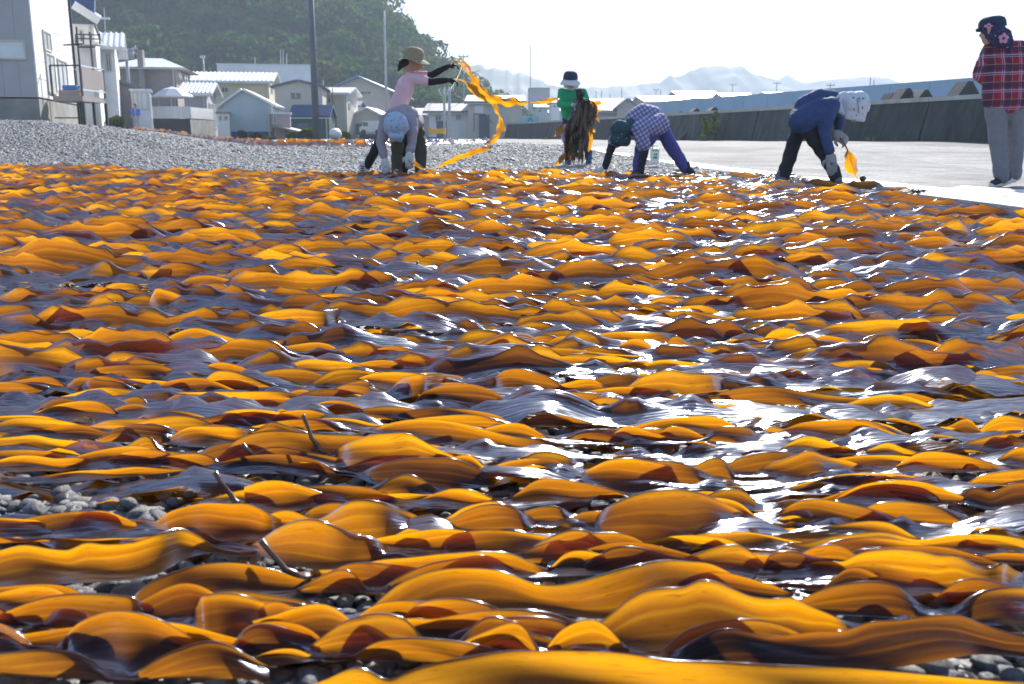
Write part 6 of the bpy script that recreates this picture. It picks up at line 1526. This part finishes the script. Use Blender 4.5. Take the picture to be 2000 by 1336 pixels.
# ------------------------------------------------------------------ kelp in the air and in hands
def strand(name, pts, label, tone=.7, twist=.5, stem=None, group=None, tmat=None, cat='kelp strand'):
    """pts: (px, py, distance, half width in photo px); a real ribbon hanging or flying at that distance"""
    K = [(at(a, b, c), w * (.45 + w / 13) / FPX * c) for a, b, c, w in pts]; n = 14; C, Wd = [], []
    for i in range(len(K) - 1):
        p0 = K[max(i - 1, 0)][0]; p1, p2 = K[i][0], K[i + 1][0]; p3 = K[min(i + 2, len(K) - 1)][0]
        for k in range(n):
            u = k / n; C.append(.5 * ((2 * p1) + (p2 - p0) * u + (2 * p0 - 5 * p1 + 4 * p2 - p3) * u * u + (3 * p1 - p0 - 3 * p2 + p3) * u ** 3)); Wd.append(K[i][1] + (K[i + 1][1] - K[i][1]) * (u * u * (3 - 2 * u)))
    C.append(K[-1][0]); Wd.append(K[-1][1]); nc = 7; V, UV = [], []; s = 0
    for i, c in enumerate(C):
        d = (C[min(i + 1, len(C) - 1)] - C[max(i - 1, 0)]).normalized(); a = d.cross(Vector((0, 1, 0))).normalized(); b = a.cross(d).normalized()
        if i: s += (c - C[i - 1]).length
        ph = twist * math.sin(s * 5.0 + len(pts)); wd = a * math.cos(ph) + b * math.sin(ph); nn = wd.cross(d).normalized()
        for j in range(nc):
            v = j / (nc - 1) * 2 - 1; V.append(tuple(c + wd * (v * Wd[i]) + nn * (Wd[i] * (.35 * (v * v) + .42 * v * abs(v) * math.sin(s * 34 + 2 * v))))); UV.append((s, v))
    me = np_mesh(name, V, gridF(len(C), nc), uv=UV, attr={'tone': np.full(len(V), tone)})
    o = link(name, me, tmat or M_kelp); 
    if label: tag(o, label, cat, group)
    return o
a = strand('kelp_strand', [(878, 157, 11.4, 1), (891, 154.5, 11.4, 1.2), (906, 159, 11.35, 2.5), (918, 169, 11.3, 6.5), (932, 181, 11.3, 8), (950, 189, 11.3, 8), (972, 195, 11.3, 7.5), (1000, 198, 11.3, 8.5), (1020, 199.5, 11.3, 6), (1034, 200.5, 11.3, 1)], 'golden kelp strand flying level from the worker\'s lower hand', .97)
strand('kelp_strand', [(1030, 200, 11.3, 1), (1046, 200, 11.3, 1.2), (1056, 198, 11.3, 4.5), (1072, 196, 11.3, 5.5), (1086, 193.5, 11.3, 4), (1094, 193, 11.3, 1)], 'short golden kelp piece flying just left of the green-shirted worker', .97)
strand('kelp_strand', [(880, 127, 11.55, .6), (889, 115, 11.5, .8), (897, 122, 11.5, 2), (904, 130, 11.5, 5.5), (912, 141, 11.45, 2), (918, 146, 11.45, 3.5), (930, 161, 11.4, 8), (944, 176, 11.4, 7), (955, 190, 11.4, 4), (963, 200, 11.4, 5), (971, 214, 11.4, 6.5), (976, 226, 11.4, 2), (978, 236, 11.4, 5), (978, 250, 11.35, 8.5), (972, 264, 11.3, 6), (960, 273, 11.3, 7), (948, 282, 11.25, 3), (962, 286, 11.1, 2), (946, 291, 11.0, 6), (918, 301, 10.9, 6.5), (893, 311, 10.9, 6.5), (872, 319, 10.9, 5), (853, 328, 10.95, 1)], 'long golden kelp strand looping down in an S from the worker\'s raised hand', .95, .7)
strand('kelp_strand', [(898, 116, 11.55, .8), (908, 122, 11.5, 3), (916, 134, 11.45, 4), (922, 146, 11.45, 1)], 'small kelp end beside the raised hand', .6)
strand('kelp_strand', [(797, 313, 10.7, 1), (804, 316, 10.7, 5), (818, 324, 10.7, 5), (830, 331, 10.7, 1.5), (840, 333, 10.7, 4.5), (850, 338, 10.7, 3), (866, 343, 10.7, 2)], 'dark-tipped kelp strand trailing from the glove of the bent worker in mauve-grey', .62)
strand('kelp_strand', [(757, 327, 10.7, 1), (768, 333, 10.65, 2), (782, 338, 10.6, 5), (800, 346, 10.55, 5), (815, 352, 10.5, 1)], 'kelp blade laid down at the feet of the bent worker in mauve-grey', .8)
st = strand('kelp_strand', [(1655, 292, 9.3, 1.5), (1659, 304, 9.28, 8), (1663, 318, 9.26, 11), (1668, 332, 9.25, 9), (1671, 343, 9.25, 2), (1676, 352, 9.25, 2), (1681, 356, 9.25, 1)], 'golden kelp blade hanging from the hand of the navy-jacketed worker', .9, .15)
MB().tube([at(1640, 268, 9.38), at(1646, 275, 9.33), at(1651, 284, 9.31), at(1656, 294, 9.3)], [.009, .008, .008, .006], 8).build('stipe', simple('orange_stipe', (.35, .10, .03), .35), st)
o = MB(); r = bmesh.ops.create_icosphere(o.bm, subdivisions=2, radius=.03); bmesh.ops.translate(o.bm, vec=at(1685, 349, 9.2), verts=r['verts']); o = o.build('holdfast', M_wilt, None); tag(o, 'dark root clump at the tip of the hanging golden blade', 'root')
# the wilted bundle: many ribbons from the arm down to the stones
bu = empty('kelp_bundle', at(1130, 322, 15.2)); tag(bu, 'big dark brown bundle of wilted kelp hanging from the green-shirted worker\'s hands', 'kelp bundle')
rg_ = random.Random(4)
for k in range(64):
    u = rg_.random(); x0 = 1128 + rg_.uniform(-6, 26); y0 = 196 + rg_.uniform(-4, 14); x1 = 1104 + 50 * u + rg_.uniform(-3, 3); y1 = (300 + rg_.uniform(-22, 24)) if u < .75 else 268 + rg_.uniform(-20, 30)
    dY = 15.12 + rg_.uniform(-.10, .12); w = rg_.uniform(3, 6.5); xm = (x0 * .35 + x1 * .65) + rg_.uniform(-5, 5)
    if k < 16: x1 = x0 + rg_.uniform(2, 14); y1 = y0 + rg_.uniform(20, 55); xm = x0 + 12
    o = strand('frond', [(x0 - 4, y0, dY, 1.5), ((x0 + xm) / 2 + 3, y0 + 8, dY - .05, w * .8), (xm, y0 * .55 + y1 * .45, dY - .06, w), ((xm + x1) / 2, y0 * .25 + y1 * .75, dY - .03, w * .9), (x1, y1, dY, .6)], None, rg_.uniform(.0, .25), 1.1, tmat=(M_wilt if k % 4 else M_kelp)); o.parent = bu
for (pts_, tn) in (([(1150, 198, 1), (1158, 201, 5), (1170, 202, 5), (1176, 201, 1)], .8), ([(1152, 206, 1), (1160, 212, 4), (1170, 216, 3), (1174, 217, 1)], .8), ([(1146, 210, 2), (1158, 222, 4), (1166, 232, 3), (1171, 239, 1)], .45),
                   ([(1098, 240, 1), (1094, 248, 5), (1088, 258, 5), (1083, 267, 1)], .95), ([(1100, 248, 1), (1098, 256, 4), (1093, 266, 1)], .95), ([(1147, 252, 1), (1153, 264, 5), (1152, 284, 5), (1149, 297, 1)], .85),
                   ([(1104, 298, 2), (1098, 308, 6), (1088, 318, 5), (1082, 322, 1)], .85), ([(1142, 232, 1), (1150, 240, 5), (1156, 238, 1)], .7), ([(1148, 244, 1), (1156, 252, 4), (1162, 258, 3)], 1.0), ([(1136, 214, 2), (1142, 224, 6), (1138, 236, 5), (1144, 246, 1)], .5)):
    o = strand('frond', [(a, b, 15.02, w) for a, b, w in pts_], None, tn, .4); o.parent = bu
bake_parent(bu)
